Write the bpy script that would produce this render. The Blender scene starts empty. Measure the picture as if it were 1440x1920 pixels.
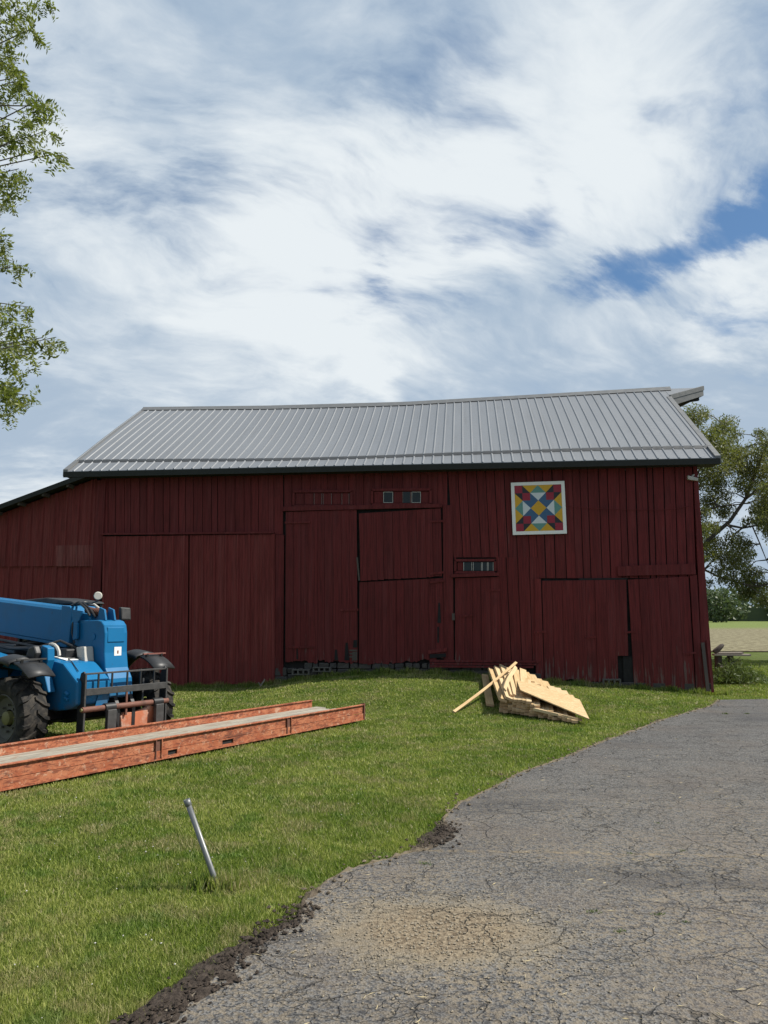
import bpy, math, random
import numpy as np
from mathutils import Vector, Matrix, noise as mnoise

random.seed(7); rng = np.random.default_rng(11)
S = bpy.context.scene
COL = S.collection

# ------------------------------------------------------------------ camera
FPX, CAMH = 1442.0, 1.65
PITCH = math.atan((1158 - 960) / FPX)
cd = bpy.data.cameras.new('camera'); cam = bpy.data.objects.new('camera', cd); COL.objects.link(cam)
cam.location = (0, 0, CAMH); cam.rotation_euler = (math.pi / 2 + PITCH, 0, 0)
cd.sensor_fit = 'VERTICAL'; cd.sensor_height = 36; cd.lens = FPX / 1920 * 36
cd.clip_start = 0.05; cd.clip_end = 3000
S.camera = cam
S.render.resolution_x, S.render.resolution_y = 768, 1024

# ------------------------------------------------------------------ exposure, sun, sky
S.view_settings.view_transform = 'Standard'; S.view_settings.look = 'None'
S.view_settings.exposure = 0.45; S.view_settings.gamma = 1
SUN_EL = math.radians(50)
SUN_DIR = Vector((1.0, 0.03, 0)).normalized() * math.cos(SUN_EL) + Vector((0, 0, math.sin(SUN_EL)))
sd = bpy.data.lights.new('sun', 'SUN'); sd.energy = 5.0; sd.angle = math.radians(0.8); sd.color = (1.0, 0.95, 0.86)
sun = bpy.data.objects.new('sun', sd); COL.objects.link(sun)
sun.rotation_euler = SUN_DIR.to_track_quat('Z', 'Y').to_euler()
sun.location = (30, 0, 40)

W = bpy.data.worlds.new('World'); S.world = W; W.use_nodes = True


class NT:
    """small node-tree helper"""
    def __init__(s, tree):
        s.t = tree; s.n = tree.nodes; s.l = tree.links
    def new(s, kind, **kw):
        n = s.n.new(kind)
        for k, v in kw.items(): setattr(n, k, v)
        return n
    def put(s, sock, v):
        if hasattr(v, 'is_output') or hasattr(v, 'links'): s.l.new(v, sock)
        elif v is not None:
            if hasattr(sock.default_value, '__len__'):
                v = list(v) if hasattr(v, '__len__') else [v] * len(sock.default_value)
                if len(sock.default_value) == 4 and len(v) == 3: v = v + [1]
            sock.default_value = v
    def math(s, op, a, b=0.0, c=None, clamp=False):
        n = s.new('ShaderNodeMath', operation=op, use_clamp=clamp); s.put(n.inputs[0], a); s.put(n.inputs[1], b)
        if c is not None: s.put(n.inputs[2], c)
        return n.outputs[0]
    def vmath(s, op, a, b=(0, 0, 0), scale=None):
        n = s.new('ShaderNodeVectorMath', operation=op); s.put(n.inputs[0], a)
        if op != 'SCALE' : s.put(n.inputs[1], b)
        if scale is not None: s.put(n.inputs['Scale'], scale)
        return n.outputs['Value'] if op in ('DOT_PRODUCT', 'LENGTH', 'DISTANCE') else n.outputs[0]
    def mix(s, f, a, b, mode='MIX'):
        n = s.new('ShaderNodeMix', data_type='RGBA', blend_type=mode); s.put(n.inputs[0], f)
        s.put(n.inputs[6], a); s.put(n.inputs[7], b); return n.outputs[2]
    def noise(s, vec, scale, detail=3, rough=0.55, dist=0.0, col=False, dim='3D'):
        n = s.new('ShaderNodeTexNoise', noise_dimensions=dim); s.put(n.inputs['Vector'], vec); s.put(n.inputs['Scale'], scale)
        s.put(n.inputs['Detail'], detail); s.put(n.inputs['Roughness'], rough); s.put(n.inputs['Distortion'], dist)
        return n.outputs['Color' if col else 'Fac']
    def vor(s, vec, scale, feature='F1', rand=1.0, out='Distance'):
        n = s.new('ShaderNodeTexVoronoi', feature=feature); s.put(n.inputs['Vector'], vec); s.put(n.inputs['Scale'], scale)
        s.put(n.inputs['Randomness'], rand); return n.outputs[out]
    def ramp(s, f, lo, hi, a=0.0, b=1.0, smooth=True):
        n = s.new('ShaderNodeMapRange', clamp=True); n.interpolation_type = 'SMOOTHSTEP' if smooth else 'LINEAR'
        s.put(n.inputs['Value'], f); s.put(n.inputs['From Min'], lo); s.put(n.inputs['From Max'], hi)
        s.put(n.inputs['To Min'], a); s.put(n.inputs['To Max'], b); return n.outputs['Result']
    def scalev(s, v, sc):
        n = s.new('ShaderNodeMapping'); s.put(n.inputs['Vector'], v); s.put(n.inputs['Scale'], sc); return n.outputs[0]
    def sep(s, v):
        n = s.new('ShaderNodeSeparateXYZ'); s.put(n.inputs[0], v); return n.outputs
    def comb(s, x, y, z):
        n = s.new('ShaderNodeCombineXYZ'); s.put(n.inputs[0], x); s.put(n.inputs[1], y); s.put(n.inputs[2], z); return n.outputs[0]


def ray(px, py):
    a = (px - 720) / FPX; b = (960 - py) / FPX
    return Vector((a, math.cos(PITCH) - b * math.sin(PITCH), math.sin(PITCH) + b * math.cos(PITCH)))


# sky: Nishita with a high broken cloud sheet mixed in
w = NT(W.node_tree); w.n.clear()
sky = w.new('ShaderNodeTexSky', sky_type='NISHITA'); sky.sun_disc = False
sky.sun_elevation = SUN_EL; sky.sun_rotation = math.atan2(SUN_DIR.x, SUN_DIR.y)
sky.air_density = 1.0; sky.dust_density = 1.0; sky.ozone_density = 1.6
tc = w.new('ShaderNodeTexCoord'); dirv = w.vmath('NORMALIZE', tc.outputs['Generated'])
dx, dy, dz = w.sep(dirv)
zz = w.math('ADD', w.math('MAXIMUM', dz, 0.0), 0.34)
plane = w.comb(w.math('DIVIDE', dx, zz), w.math('DIVIDE', dy, zz), 0.0)
rot = w.new('ShaderNodeMapping'); w.put(rot.inputs['Vector'], plane); rot.inputs['Rotation'].default_value = (0, 0, math.radians(-22))
rp = rot.outputs[0]
def cen(c): return w.vmath('SUBTRACT', c, (0.5, 0.5, 0.5))
warp = w.vmath('SCALE', cen(w.noise(rp, 1.3, 2, 0.5, col=True)), scale=0.60)
warp2 = w.vmath('SCALE', cen(w.noise(rp, 4.5, 4, 0.55, col=True)), scale=0.10)
wp = w.vmath('ADD', w.vmath('ADD', rp, warp), warp2)
big = w.noise(w.scalev(wp, (0.7, 1.2, 1)), 1.6, 6, 0.56)
wisp = w.noise(w.scalev(wp, (1.0, 2.0, 1)), 3.2, 9, 0.58)
fine = w.noise(w.scalev(wp, (1.2, 2.0, 1)), 9.0, 9, 0.60)
cover = w.math('ADD', w.math('MULTIPLY', big, 0.50), w.math('ADD', w.math('MULTIPLY', wisp, 0.36), w.math('MULTIPLY', fine, 0.18)))
wd = w.vmath('NORMALIZE', w.vmath('ADD', w.vmath('ADD', dirv, w.vmath('SCALE', cen(w.noise(w.scalev(rp, (1, 2, 1)), 4.5, 8, 0.62, col=True)), scale=0.13)), (0, 0, 0)))


def blobs(lst):
    acc = None
    for px, py, r0, amt in lst:
        d = ray(px, py).normalized()
        v = w.ramp(w.vmath('DISTANCE', wd, tuple(d)), r0, 0.0, 0.0, amt)
        acc = v if acc is None else w.math('ADD', acc, v)
    return acc


gaps = blobs([(1450, 375, .055, .17), (1400, 415, .048, .15), (1350, 445, .048, .15), (1290, 475, .048, .15), (1230, 500, .048, .15), (1160, 515, .05, .17), (1090, 530, .05, .15), (1010, 415, .05, .04), (1100, 405, .04, .07), (875, 450, .035, .08), (720, 522, .03, .05), (940, 430, .04, .05), (800, 70, .12, .08), (900, 130, .10, .05),
              (690, 522, .04, .07), (610, 545, .04, .05), (1010, 400, .05, .09), (330, 330, .14, .05), (1340, 350, .06, .05)])
lights = blobs([(700, 330, .30, .20), (1150, 230, .26, .26), (450, 480, .26, .22), (620, 500, .14, .2), (800, 400, .16, .2), (420, 560, .3, .14), (800, 620, .3, .16), (1390, 590, .14, .34), (1330, 620, .14, .24), (1120, 640, .12, .16), (60, 130, .24, .20), (650, 450, .2, .16),
                (950, 330, .18, .16), (60, 480, .22, .16), (700, 705, .06, .34), (60, 930, .12, .34), (420, 640, .16, .10), (1300, 80, .2, .12), (1180, 330, .14, .16)])
darks = blobs([(1250, 720, .16, .24), (1420, 730, .12, .22), (330, 300, .12, .14), (250, 420, .12, .06), (60, 830, .14, .22), (430, 710, .12, .12), (950, 700, .12, .14), (520, 100, .12, .12), (780, 110, .12, .2), (230, 620, .12, .10), (1040, 560, .10, .12)])
dens = w.ramp(w.math('SUBTRACT', w.math('ADD', cover, w.ramp(dz, 0.62, 0.25, 0.075, 0.13)), gaps), 0.38, 0.60)
lum = w.math('ADD', w.math('ADD', w.math('MULTIPLY', wisp, 1.0), w.math('ADD', w.math('MULTIPLY', fine, 0.42), w.math('MULTIPLY', big, .5))), w.math('SUBTRACT', lights, darks))
lumf = w.ramp(lum, 0.84, 1.50)
cc = w.mix(w.math('ADD', lumf, w.ramp(dz, 0.50, 0.2, 0.0, 0.08), clamp=True), (3.9, 5.0, 6.35), (8.3, 8.85, 9.2))
skyc = w.mix(1.0, sky.outputs[0], (0.46, 0.76, 1.0), 'MULTIPLY')
# thin veil so the gaps stay milky
skyv = w.mix(w.ramp(dz, 0.0, 0.45, 0.70, 0.20), skyc, (3.3, 4.9, 7.0))
bgc = w.mix(dens, skyv, cc)
bg = w.new('ShaderNodeBackground'); w.put(bg.inputs[0], bgc); bg.inputs[1].default_value = 0.072
wo = w.new('ShaderNodeOutputWorld'); w.l.new(bg.outputs[0], wo.inputs[0])


# ------------------------------------------------------------------ helpers
def mat(name, build):
    m = bpy.data.materials.new(name); m.use_nodes = True
    t = NT(m.node_tree); t.n.clear()
    out = t.new('ShaderNodeOutputMaterial'); b = t.new('ShaderNodeBsdfPrincipled'); t.l.new(b.outputs[0], out.inputs[0])
    t.b = b; t.out = out
    g = t.new('ShaderNodeNewGeometry'); t.pos = g.outputs['Position']; t.island = g.outputs['Random Per Island']; t.nrm = g.outputs['Normal']
    c = t.new('ShaderNodeTexCoord'); t.obj = c.outputs['Object']; t.gen = c.outputs['Generated']
    oi = t.new('ShaderNodeObjectInfo'); t.rnd = oi.outputs['Random']
    build(t)
    return m


def setb(t, color, rough=0.6, metal=0.0, spec=None, bump=None, bstr=0.3, bdist=0.01):
    t.put(t.b.inputs['Base Color'], color); t.put(t.b.inputs['Roughness'], rough); t.put(t.b.inputs['Metallic'], metal)
    if spec is not None: t.put(t.b.inputs['Specular IOR Level'], spec)
    if bump is not None:
        n = t.new('ShaderNodeBump'); t.put(n.inputs['Height'], bump); n.inputs['Strength'].default_value = bstr
        n.inputs['Distance'].default_value = bdist; t.l.new(n.outputs[0], t.b.inputs['Normal'])


def me_obj(name, verts, faces, m=None, parent=None, smooth=False, kind=None):
    me = bpy.data.meshes.new(name); me.from_pydata([tuple(v) for v in verts], [], faces); me.update()
    if m: me.materials.append(m)
    if smooth:
        me.polygons.foreach_set('use_smooth', [True] * len(me.polygons))
    o = bpy.data.objects.new(name, me); COL.objects.link(o)
    if parent: o.parent = parent
    if kind: o['kind'] = kind
    return o


def np_obj(name, verts, nper, m, parent=None, kind=None):
    """mesh out of N separate faces of nper vertices each"""
    verts = np.asarray(verts, dtype=np.float32).reshape(-1, 3); n = len(verts); nf = n // nper
    me = bpy.data.meshes.new(name); me.vertices.add(n); me.vertices.foreach_set('co', verts.ravel())
    me.loops.add(n); me.loops.foreach_set('vertex_index', np.arange(n, dtype=np.int32))
    me.polygons.add(nf); me.polygons.foreach_set('loop_start', np.arange(nf, dtype=np.int32) * nper)
    me.polygons.foreach_set('loop_total', np.full(nf, nper, dtype=np.int32)); me.update(calc_edges=True)
    me.materials.append(m)
    o = bpy.data.objects.new(name, me); COL.objects.link(o)
    if parent: o.parent = parent
    if kind: o['kind'] = kind
    return o


def tag(o, label=None, cat=None, group=None, kind=None):
    if label: o['label'] = label
    if cat: o['category'] = cat
    if group: o['group'] = group
    if kind: o['kind'] = kind
    return o


def empty(name, loc, rz=0.0):
    o = bpy.data.objects.new(name, None); COL.objects.link(o); o.location = loc; o.rotation_euler = (0, 0, rz)
    o.empty_display_size = 0.3; return o


class MB:
    def __init__(s): s.v = []; s.f = []
    def add(s, v, f):
        b = len(s.v); s.v += [tuple(p) for p in v]; s.f += [tuple(i + b for i in q) for q in f]; return s
    def hexa(s, a, b):
        """a, b: matching 4-point loops; a solid between them"""
        return s.add(list(a) + list(b), [(0, 1, 2, 3), (7, 6, 5, 4), (0, 4, 5, 1), (1, 5, 6, 2), (2, 6, 7, 3), (3, 7, 4, 0)])
    def box(s, x0, x1, y0, y1, z0, z1):
        return s.hexa([(x0, y0, z0), (x0, y1, z0), (x1, y1, z0), (x1, y0, z0)], [(x0, y0, z1), (x0, y1, z1), (x1, y1, z1), (x1, y0, z1)])
    def bar(s, p, q, wx, wz, up=(0, 0, 1)):
        p = Vector(p); q = Vector(q); d = (q - p).normalized(); u = Vector(up)
        sd_ = d.cross(u)
        if sd_.length < 1e-4: sd_ = d.cross(Vector((1, 0, 0)))
        sd_.normalize(); u = sd_.cross(d)
        c = [(-1, -1), (1, -1), (1, 1), (-1, 1)]
        A = [p + sd_ * (i * wx / 2) + u * (j * wz / 2) for i, j in c]; B = [q + sd_ * (i * wx / 2) + u * (j * wz / 2) for i, j in c]
        return s.hexa(A, B)
    def tube(s, pts, rad, n=8, caps=True):
        pts = [Vector(p) for p in pts]; R = rad if hasattr(rad, '__len__') else [rad] * len(pts)
        base = len(s.v); prev = None
        for i, p in enumerate(pts):
            d = (pts[min(i + 1, len(pts) - 1)] - pts[max(i - 1, 0)]).normalized()
            if prev is None: a = d.orthogonal().normalized()
            else: a = (prev - d * prev.dot(d)); a = a.normalized() if a.length > 1e-5 else d.orthogonal().normalized()
            prev = a; b = d.cross(a)
            for k in range(n):
                t = 2 * math.pi * k / n; s.v.append(tuple(p + (a * math.cos(t) + b * math.sin(t)) * R[i]))
        for i in range(len(pts) - 1):
            for k in range(n):
                k2 = (k + 1) % n; s.f.append((base + i * n + k, base + i * n + k2, base + (i + 1) * n + k2, base + (i + 1) * n + k))
        if caps:
            s.f.append(tuple(base + k for k in range(n))[::-1]); s.f.append(tuple(base + (len(pts) - 1) * n + k for k in range(n)))
        return s
    def prism(s, prof, y0, y1, ax='y'):
        n = len(prof)
        def P(a, b, t): return (a, t, b) if ax == 'y' else ((t, a, b) if ax == 'x' else (a, b, t))
        b = len(s.v); s.v += [P(a, c, y0) for a, c in prof] + [P(a, c, y1) for a, c in prof]
        s.f.append(tuple(b + i for i in range(n))); s.f.append(tuple(b + n + i for i in range(n))[::-1])
        for i in range(n):
            j = (i + 1) % n; s.f.append((b + i, b + n + i, b + n + j, b + j))
        return s
    def lathe(s, prof, c, n=32):
        """prof: (radius, y) about the y axis through c"""
        b = len(s.v)
        for r, y in prof:
            for k in range(n):
                t = 2 * math.pi * k / n; s.v.append((c[0] + r * math.cos(t), c[1] + y, c[2] + r * math.sin(t)))
        for i in range(len(prof) - 1):
            for k in range(n):
                k2 = (k + 1) % n; s.f.append((b + i * n + k, b + i * n + k2, b + (i + 1) * n + k2, b + (i + 1) * n + k))
        return s
    def build(s, name, m, parent=None, smooth=False, bevel=0.0, kind=None, seg=2):
        o = me_obj(name, s.v, s.f, m, parent, smooth, kind)
        if bevel:
            q = o.modifiers.new('bevel', 'BEVEL'); q.width = bevel; q.segments = seg; q.limit_method = 'ANGLE'; q.angle_limit = math.radians(35)
        if smooth:
            try:
                o.data.set_sharp_from_angle(angle=math.radians(38))
            except Exception: pass
        return o


# ------------------------------------------------------------------ facade frame and terrain
FX, FY = 7.171, 17.061
FYAW = math.atan2(-0.10692878871883742, 0.9942666816016326)
FC, FS = math.cos(FYAW), math.sin(FYAW)


def FP(px, py, d=0.0):
    """photo measurement -> (u, z) on the plane d metres behind the barn front"""
    r = ray(px, py); nx, ny = -FS, FC
    t = (FX * nx + FY * ny + d) / (r.x * nx + r.y * ny)
    return ((r.x * t - FX) * FC + (r.y * t - FY) * FS, CAMH + r.z * t)


def fac(x, y):
    return (x - FX) * FC + (y - FY) * FS, (x - FX) * -FS + (y - FY) * FC


BU = [-40, -22, -16.4, -11.8, -10.4, -9.6, -8.8, -8, -7, -6, -5, -3.87, -1.8, 0, 3]
BZ = [0, -.1, -.12, .05, .07, .16, .30, .37, .41, .40, .34, .24, .12, 0.0, 0]


def smooth(a, b, x):
    t = np.clip((x - a) / (b - a), 0, 1); return t * t * (3 - 2 * t)


def terrain(x, y):
    x = np.asarray(x, dtype=float); y = np.asarray(y, dtype=float)
    u, v = fac(x, y)
    m = np.interp(u, BU, BZ) * (1 - smooth(0, 4.2, -v)) * (1 - smooth(6, 14, v))
    dip = -.09 * np.exp(-(((x + 4.3) / 1.8) ** 2 + ((y - 10.4) / 1.8) ** 2))
    roll = 0.02 * np.sin(x * .7 + .4) * np.sin(y * .5) * smooth(3, 7, np.hypot(x + 3, y)) * (1 - smooth(15, 30, y))
    return m + dip + roll * (1 - smooth(0, 2, x))


def ground(px, py):
    z = 0.0
    for _ in range(12):
        d = ray(px, py); t = (z - CAMH) / d.z; x, y = d.x * t, d.y * t
        z = float(terrain(x, y))
    return Vector((x, y, z))


def atY(px, py, Y):
    d = ray(px, py); t = Y / d.y; return Vector((d.x * t, Y, CAMH + d.z * t))


# driveway outline (left edge measured, right side well outside the frame)
DPX = [(255, 1960), (300, 1905), (345, 1868), (400, 1838), (432, 1800), (500, 1755), (560, 1722), (572, 1690), (610, 1655), (655, 1630), (720, 1612),
       (795, 1590), (838, 1562), (832, 1535), (862, 1508), (925, 1478), (975, 1450), (1040, 1428), (1090, 1407), (1130, 1391), (1180, 1374),
       (1235, 1352), (1290, 1335), (1332, 1322), (1348, 1311)]
edge = [ground(*p).xy for p in DPX]
edge = [Vector((-1.2, 3.0)), Vector((-2.0, 1.5)), Vector((-4.0, -3.0))][::-1] + edge[1:]
drive_poly = [(p.x, p.y) for p in edge] + [(9.4, 16.35), (13.5, 16.2), (18, 15), (18, -3)]


def in_poly(x, y, poly):
    x = np.asarray(x); y = np.asarray(y); c = np.zeros(x.shape, bool); n = len(poly)
    for i in range(n):
        x1, y1 = poly[i]; x2, y2 = poly[(i + 1) % n]
        if y1 == y2: continue
        k = ((y1 > y) != (y2 > y)) & (x < (x2 - x1) * (y - y1) / (y2 - y1) + x1); c ^= k
    return c


def edge_dist(x, y):
    """distance to the left edge of the driveway"""
    x = np.asarray(x, float); y = np.asarray(y, float); best = np.full(x.shape, 1e9)
    for i in range(len(edge) - 1):
        a, b = edge[i], edge[i + 1]; d = b - a; L2 = max(d.length_squared, 1e-9)
        t = np.clip(((x - a.x) * d.x + (y - a.y) * d.y) / L2, 0, 1)
        best = np.minimum(best, np.hypot(x - a.x - t * d.x, y - a.y - t * d.y))
    return best


# ------------------------------------------------------------------ materials
def m_ground(t):
    p = t.pos
    n1 = t.noise(p, 0.35, 4); n2 = t.noise(p, 2.2, 4, .6); n3 = t.noise(p, 40, 3, .7)
    c = t.mix(t.ramp(n1, .4, .62), (.080, .110, .020), (.110, .140, .032))
    c = t.mix(t.ramp(n2, .52, .72, 0, .6), c, (.13, .12, .055))
    c = t.mix(t.ramp(n3, .35, .65, 0, .55), c, (.035, .045, .014))
    setb(t, c, .95, spec=.1, bump=n3, bstr=.6, bdist=.03)


def m_soil(t):
    n = t.noise(t.pos, 30, 5, .7); n2 = t.noise(t.pos, 6, 3)
    yy = t.sep(t.pos)[1]
    far = t.math('MULTIPLY', t.ramp(yy, 4.4, 5.4), t.ramp(t.math('ABSOLUTE', t.math('SUBTRACT', yy, 6.15)), .2, .5))
    c = t.mix(far, t.mix(t.ramp(n, .3, .7), (.022, .017, .014), (.070, .055, .044)), t.mix(t.ramp(n, .3, .7), (.085, .068, .045), (.19, .155, .11)))
    setb(t, c, .95, spec=.15, bump=t.math('ADD', n, n2), bstr=.8, bdist=.02)


def m_blade(t):
    n1 = t.noise(t.pos, .8, 4, .65); n2 = t.noise(t.pos, 1.9, 4, .65)
    c = t.mix(t.island, (.075, .120, .018), (.255, .300, .060))
    c = t.mix(t.ramp(n1, .42, .58), c, t.mix(t.island, (.150, .190, .036), (.400, .400, .120)))
    dry = t.math('MULTIPLY', t.ramp(n2, .49, .61, 0, 1), t.ramp(t.island, .2, .8, .2, 1))
    c = t.mix(dry, c, (.34, .29, .15))
    c = t.mix(t.ramp(t.island, .93, .95), c, (.36, .32, .18))
    lush = t.ramp(t.noise(t.vmath('ADD', t.pos, (7.0, 3.0, 0)), 2.6, 3, .6), .54, .66, 0, .6)
    c = t.mix(lush, c, t.mix(t.island, (.045, .105, .014), (.150, .250, .040)))
    setb(t, c, .55, spec=.25)
    tr = t.new('ShaderNodeBsdfTranslucent'); t.put(tr.inputs[0], t.mix(1.0, c, (1.0, 1.25, .55), 'MULTIPLY'))
    mx = t.new('ShaderNodeMixShader'); mx.inputs[0].default_value = .32; t.l.new(t.b.outputs[0], mx.inputs[1]); t.l.new(tr.outputs[0], mx.inputs[2])
    t.l.new(mx.outputs[0], t.out.inputs[0])


def m_asphalt(t):
    p = t.pos
    q = t.vmath('ADD', p, t.vmath('SCALE', t.vmath('SUBTRACT', t.noise(p, 3.0, 4, .6, col=True), (.5, .5, .5)), scale=.30))
    q2 = t.scalev(q, (.8, 1.25, 1))
    crA = t.vor(q2, 3.1, 'DISTANCE_TO_EDGE'); crB = t.vor(q2, 8.5, 'DISTANCE_TO_EDGE')
    zone = t.ramp(t.noise(p, .5, 3, .6), .36, .60)
    lineA = t.math('MULTIPLY', t.ramp(crA, .003, .019, 1, 0), t.ramp(t.noise(p, 1.3, 2), .40, .56, .1, 1))
    lineB = t.math('MULTIPLY', t.ramp(crB, .004, .032, .75, 0), t.math('MULTIPLY', zone, t.ramp(t.noise(p, 2.7, 2), .42, .58, 0, 1)))
    cr = t.math('MAXIMUM', lineA, lineB)
    grit = t.vor(p, 95, 'F1', out='Color'); gs = t.sep(grit)[0]; gd = t.vor(p, 95)
    grit2 = t.sep(t.vor(p, 38, 'F1', out='Color'))[1]
    c = t.mix(t.ramp(gs, .15, .9), (.040, .040, .042), (.142, .137, .130))
    # tan aggregate and straw shown through, more towards the near end
    y = t.sep(p)[1]; x = t.sep(p)[0]
    near = t.math('MULTIPLY', t.ramp(y, 11.0, 3.8, .12, 1.0), t.ramp(t.noise(p, .75, 4, .6), .36, .60, .5, 1.0))
    tanm = t.math('MULTIPLY', t.ramp(t.math('ADD', t.noise(p, 28, 5, .75), t.math('MULTIPLY', grit2, .10)), .50, .62), near)
    c = t.mix(t.math('MULTIPLY', tanm, .72), c, (.210, .172, .122))
    veil = t.ramp(t.noise(p, .9, 4, .6), .45, .68, 0, .40)
    c = t.mix(veil, c, (.115, .094, .078))
    c = t.mix(t.math('MULTIPLY', t.ramp(t.noise(t.scalev(p, (.35, 1.0, 1)), 1.1, 4, .6), .50, .68), .5), c, (.034, .034, .038))
    # dirt spill
    d = t.math('ADD', t.vmath('LENGTH', t.scalev(t.vmath('SUBTRACT', p, (.30, 4.35, 0)), (1.0, 1.35, 0))), t.math('MULTIPLY', t.noise(p, 5, 5, .65), .7))
    spill = t.ramp(d, .98, .62, 0, 1)
    ring = t.ramp(d, 1.15, .8, 0, .36)
    c = t.mix(ring, c, t.mix(t.noise(p, 60, 3), (.20, .16, .10), (.36, .30, .20)))
    c = t.mix(t.math('MULTIPLY', spill, .9), c, t.mix(t.ramp(t.noise(p, 34, 4, .7), .36, .64), (.095, .068, .042), (.25, .20, .135)))
    # long tan seam across the drive
    seam = t.math('ABSOLUTE', t.math('ADD', t.math('SUBTRACT', y, 5.95), t.math('ADD', t.math('MULTIPLY', x, .055), t.math('MULTIPLY', t.noise(p, 1.2, 3), .35))))
    c = t.mix(t.math('MULTIPLY', t.ramp(seam, .05, .0, 0, .5), t.ramp(t.noise(p, 12, 3), .4, .6)), c, (.25, .19, .11))
    c = t.mix(t.math('MULTIPLY', cr, .62), c, (.018, .016, .014))
    h = t.math('SUBTRACT', t.math('MULTIPLY', t.math('ADD', gd, t.noise(p, 55, 3, .7)), .35), t.math('MULTIPLY', cr, 1.2))
    setb(t, c, .85, spec=.25, bump=h, bstr=.85, bdist=.012)


def m_field(t):
    p = t.pos; y = t.sep(p)[1]
    st = t.noise(t.scalev(p, (1.2, .35, 1)), 3, 5, .7); n = t.noise(p, .12, 3)
    c = t.mix(t.ramp(st, .36, .66), (.10, .085, .05), (.25, .225, .14))
    g = t.mix(t.ramp(st, .3, .7), (.10, .135, .035), (.16, .19, .06))
    f = t.ramp(t.math('ADD', y, t.math('MULTIPLY', t.math('SUBTRACT', n, .5), 30)), 100, 140)
    setb(t, t.mix(f, c, g), .95, spec=.1, bump=st, bstr=.5, bdist=.1)


def redwood(name, base=(.130, .0185, .0180), wear=.6, var=.45, grain=1.0):
    def f(t):
        r = t.rnd
        off = t.comb(t.math('MULTIPLY', r, 37.0), t.math('MULTIPLY', r, 11.0), t.math('MULTIPLY', r, 5.0))
        q = t.vmath('ADD', t.obj, off)
        gr = t.noise(t.scalev(q, (38, 38, 1.6)), 1.0, 5, .65)
        streak = t.noise(t.scalev(q, (9, 9, .5)), 1.0, 4, .6)
        b = base
        c = t.mix(t.ramp(r, 0, 1, 0, 1), tuple(v * (1 - .32 * var) for v in b), tuple(v * (1 + .28 * var) for v in b))
        c = t.mix(t.ramp(gr, .38, .66, 0, .75), c, tuple(v * .45 for v in b))
        c = t.mix(t.ramp(streak, .45, .75, 0, .5), c, (b[0] * 1.15, b[1] * 1.9, b[2] * 1.9))
        # paint gone from the lower ends: grey wood
        z = t.sep(t.obj)[2]
        patch = t.math('ADD', t.noise(t.scalev(q, (14, 14, 1.3)), 1.0, 5, .7), t.ramp(z, 1.3, 0.2, 0, .17))
        c = t.mix(t.math('MULTIPLY', t.ramp(patch, .66, .76), wear), c, (.125, .098, .085))
        c = t.mix(t.ramp(t.noise(q, 1.1, 4, .6), .56, .74, 0, .55), c, (b[0] * .52, b[1] * .6, b[2] * .6))
        setb(t, c, .72, spec=.22, bump=gr, bstr=.55 * grain, bdist=.008)
    return mat(name, f)


def simple(name, color, rough=.5, metal=0.0, var=.15, sc=8, spec=None, dirt=None, bstr=.1):
    def f(t):
        n = t.noise(t.obj, sc, 4, .6)
        c = t.mix(n, tuple(v * (1 - var) for v in color), tuple(v * (1 + var) for v in color))
        if dirt: c = t.mix(t.ramp(t.noise(t.obj, sc * .45, 5, .7), .5, .72, 0, .75), c, dirt)
        if name.startswith('blue'):
            c = t.mix(t.ramp(t.noise(t.obj, 11, 7, .8), .60, .70, 0, .55), c, (.045, .055, .055))
            c = t.mix(t.math('MULTIPLY', t.ramp(t.sep(t.obj)[2], 1.0, .45, 0, .6), t.ramp(t.noise(t.obj, 5, 5, .7), .4, .6)), c, (.085, .075, .058))
        setb(t, c, t.ramp(n, .3, .7, rough * .85, min(1, rough * 1.15)), metal, spec, bump=n, bstr=bstr, bdist=.004)
    return mat(name, f)


def m_roof(t):
    p = t.obj
    n = t.noise(t.scalev(p, (1.0, .25, .25)), 2.0, 4, .6); f = t.noise(p, 14, 4, .6)
    c = t.mix(n, (.185, .192, .202), (.238, .245, .255))
    c = t.mix(t.ramp(f, .5, .75, 0, .3), c, (.17, .17, .17))
    c = t.mix(t.ramp(t.noise(t.scalev(p, (14, .5, .5)), 1.0, 5, .7), .5, .72, 0, .35), c, (.15, .145, .14))
    c = t.mix(t.ramp(t.rnd, 0, 1, 0, .25), c, (.19, .20, .215))
    setb(t, c, t.ramp(f, .3, .7, .40, .52), .30, bump=t.noise(t.scalev(p, (3, .8, .8)), 1.0, 2), bstr=.10, bdist=.02)


def m_rustpaint(t):
    p = t.obj
    a = t.noise(p, 5, 6, .72, .6); b = t.noise(t.scalev(p, (1.2, 5, 5)), 6, 6, .75, 1.1); s = t.noise(p, 45, 4, .7)
    c = t.mix(t.ramp(a, .38, .62), (.32, .092, .042), (.42, .155, .078))
    c = t.mix(t.ramp(b, .50, .58, 0, .85), c, (.155, .045, .026))
    c = t.mix(t.ramp(t.noise(p, 13, 5, .75, .5), .56, .66, 0, .8), c, (.50, .31, .21))
    c = t.mix(t.ramp(s, .58, .68, 0, .75), c, (.075, .035, .025))
    c = t.mix(t.ramp(t.noise(t.scalev(p, (.8, 9, 3)), 3.2, 6, .8, .8), .56, .63, 0, .8), c, (.11, .045, .030))
    setb(t, c, .68, spec=.3, bump=t.math('ADD', b, s), bstr=.35, bdist=.006)


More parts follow.
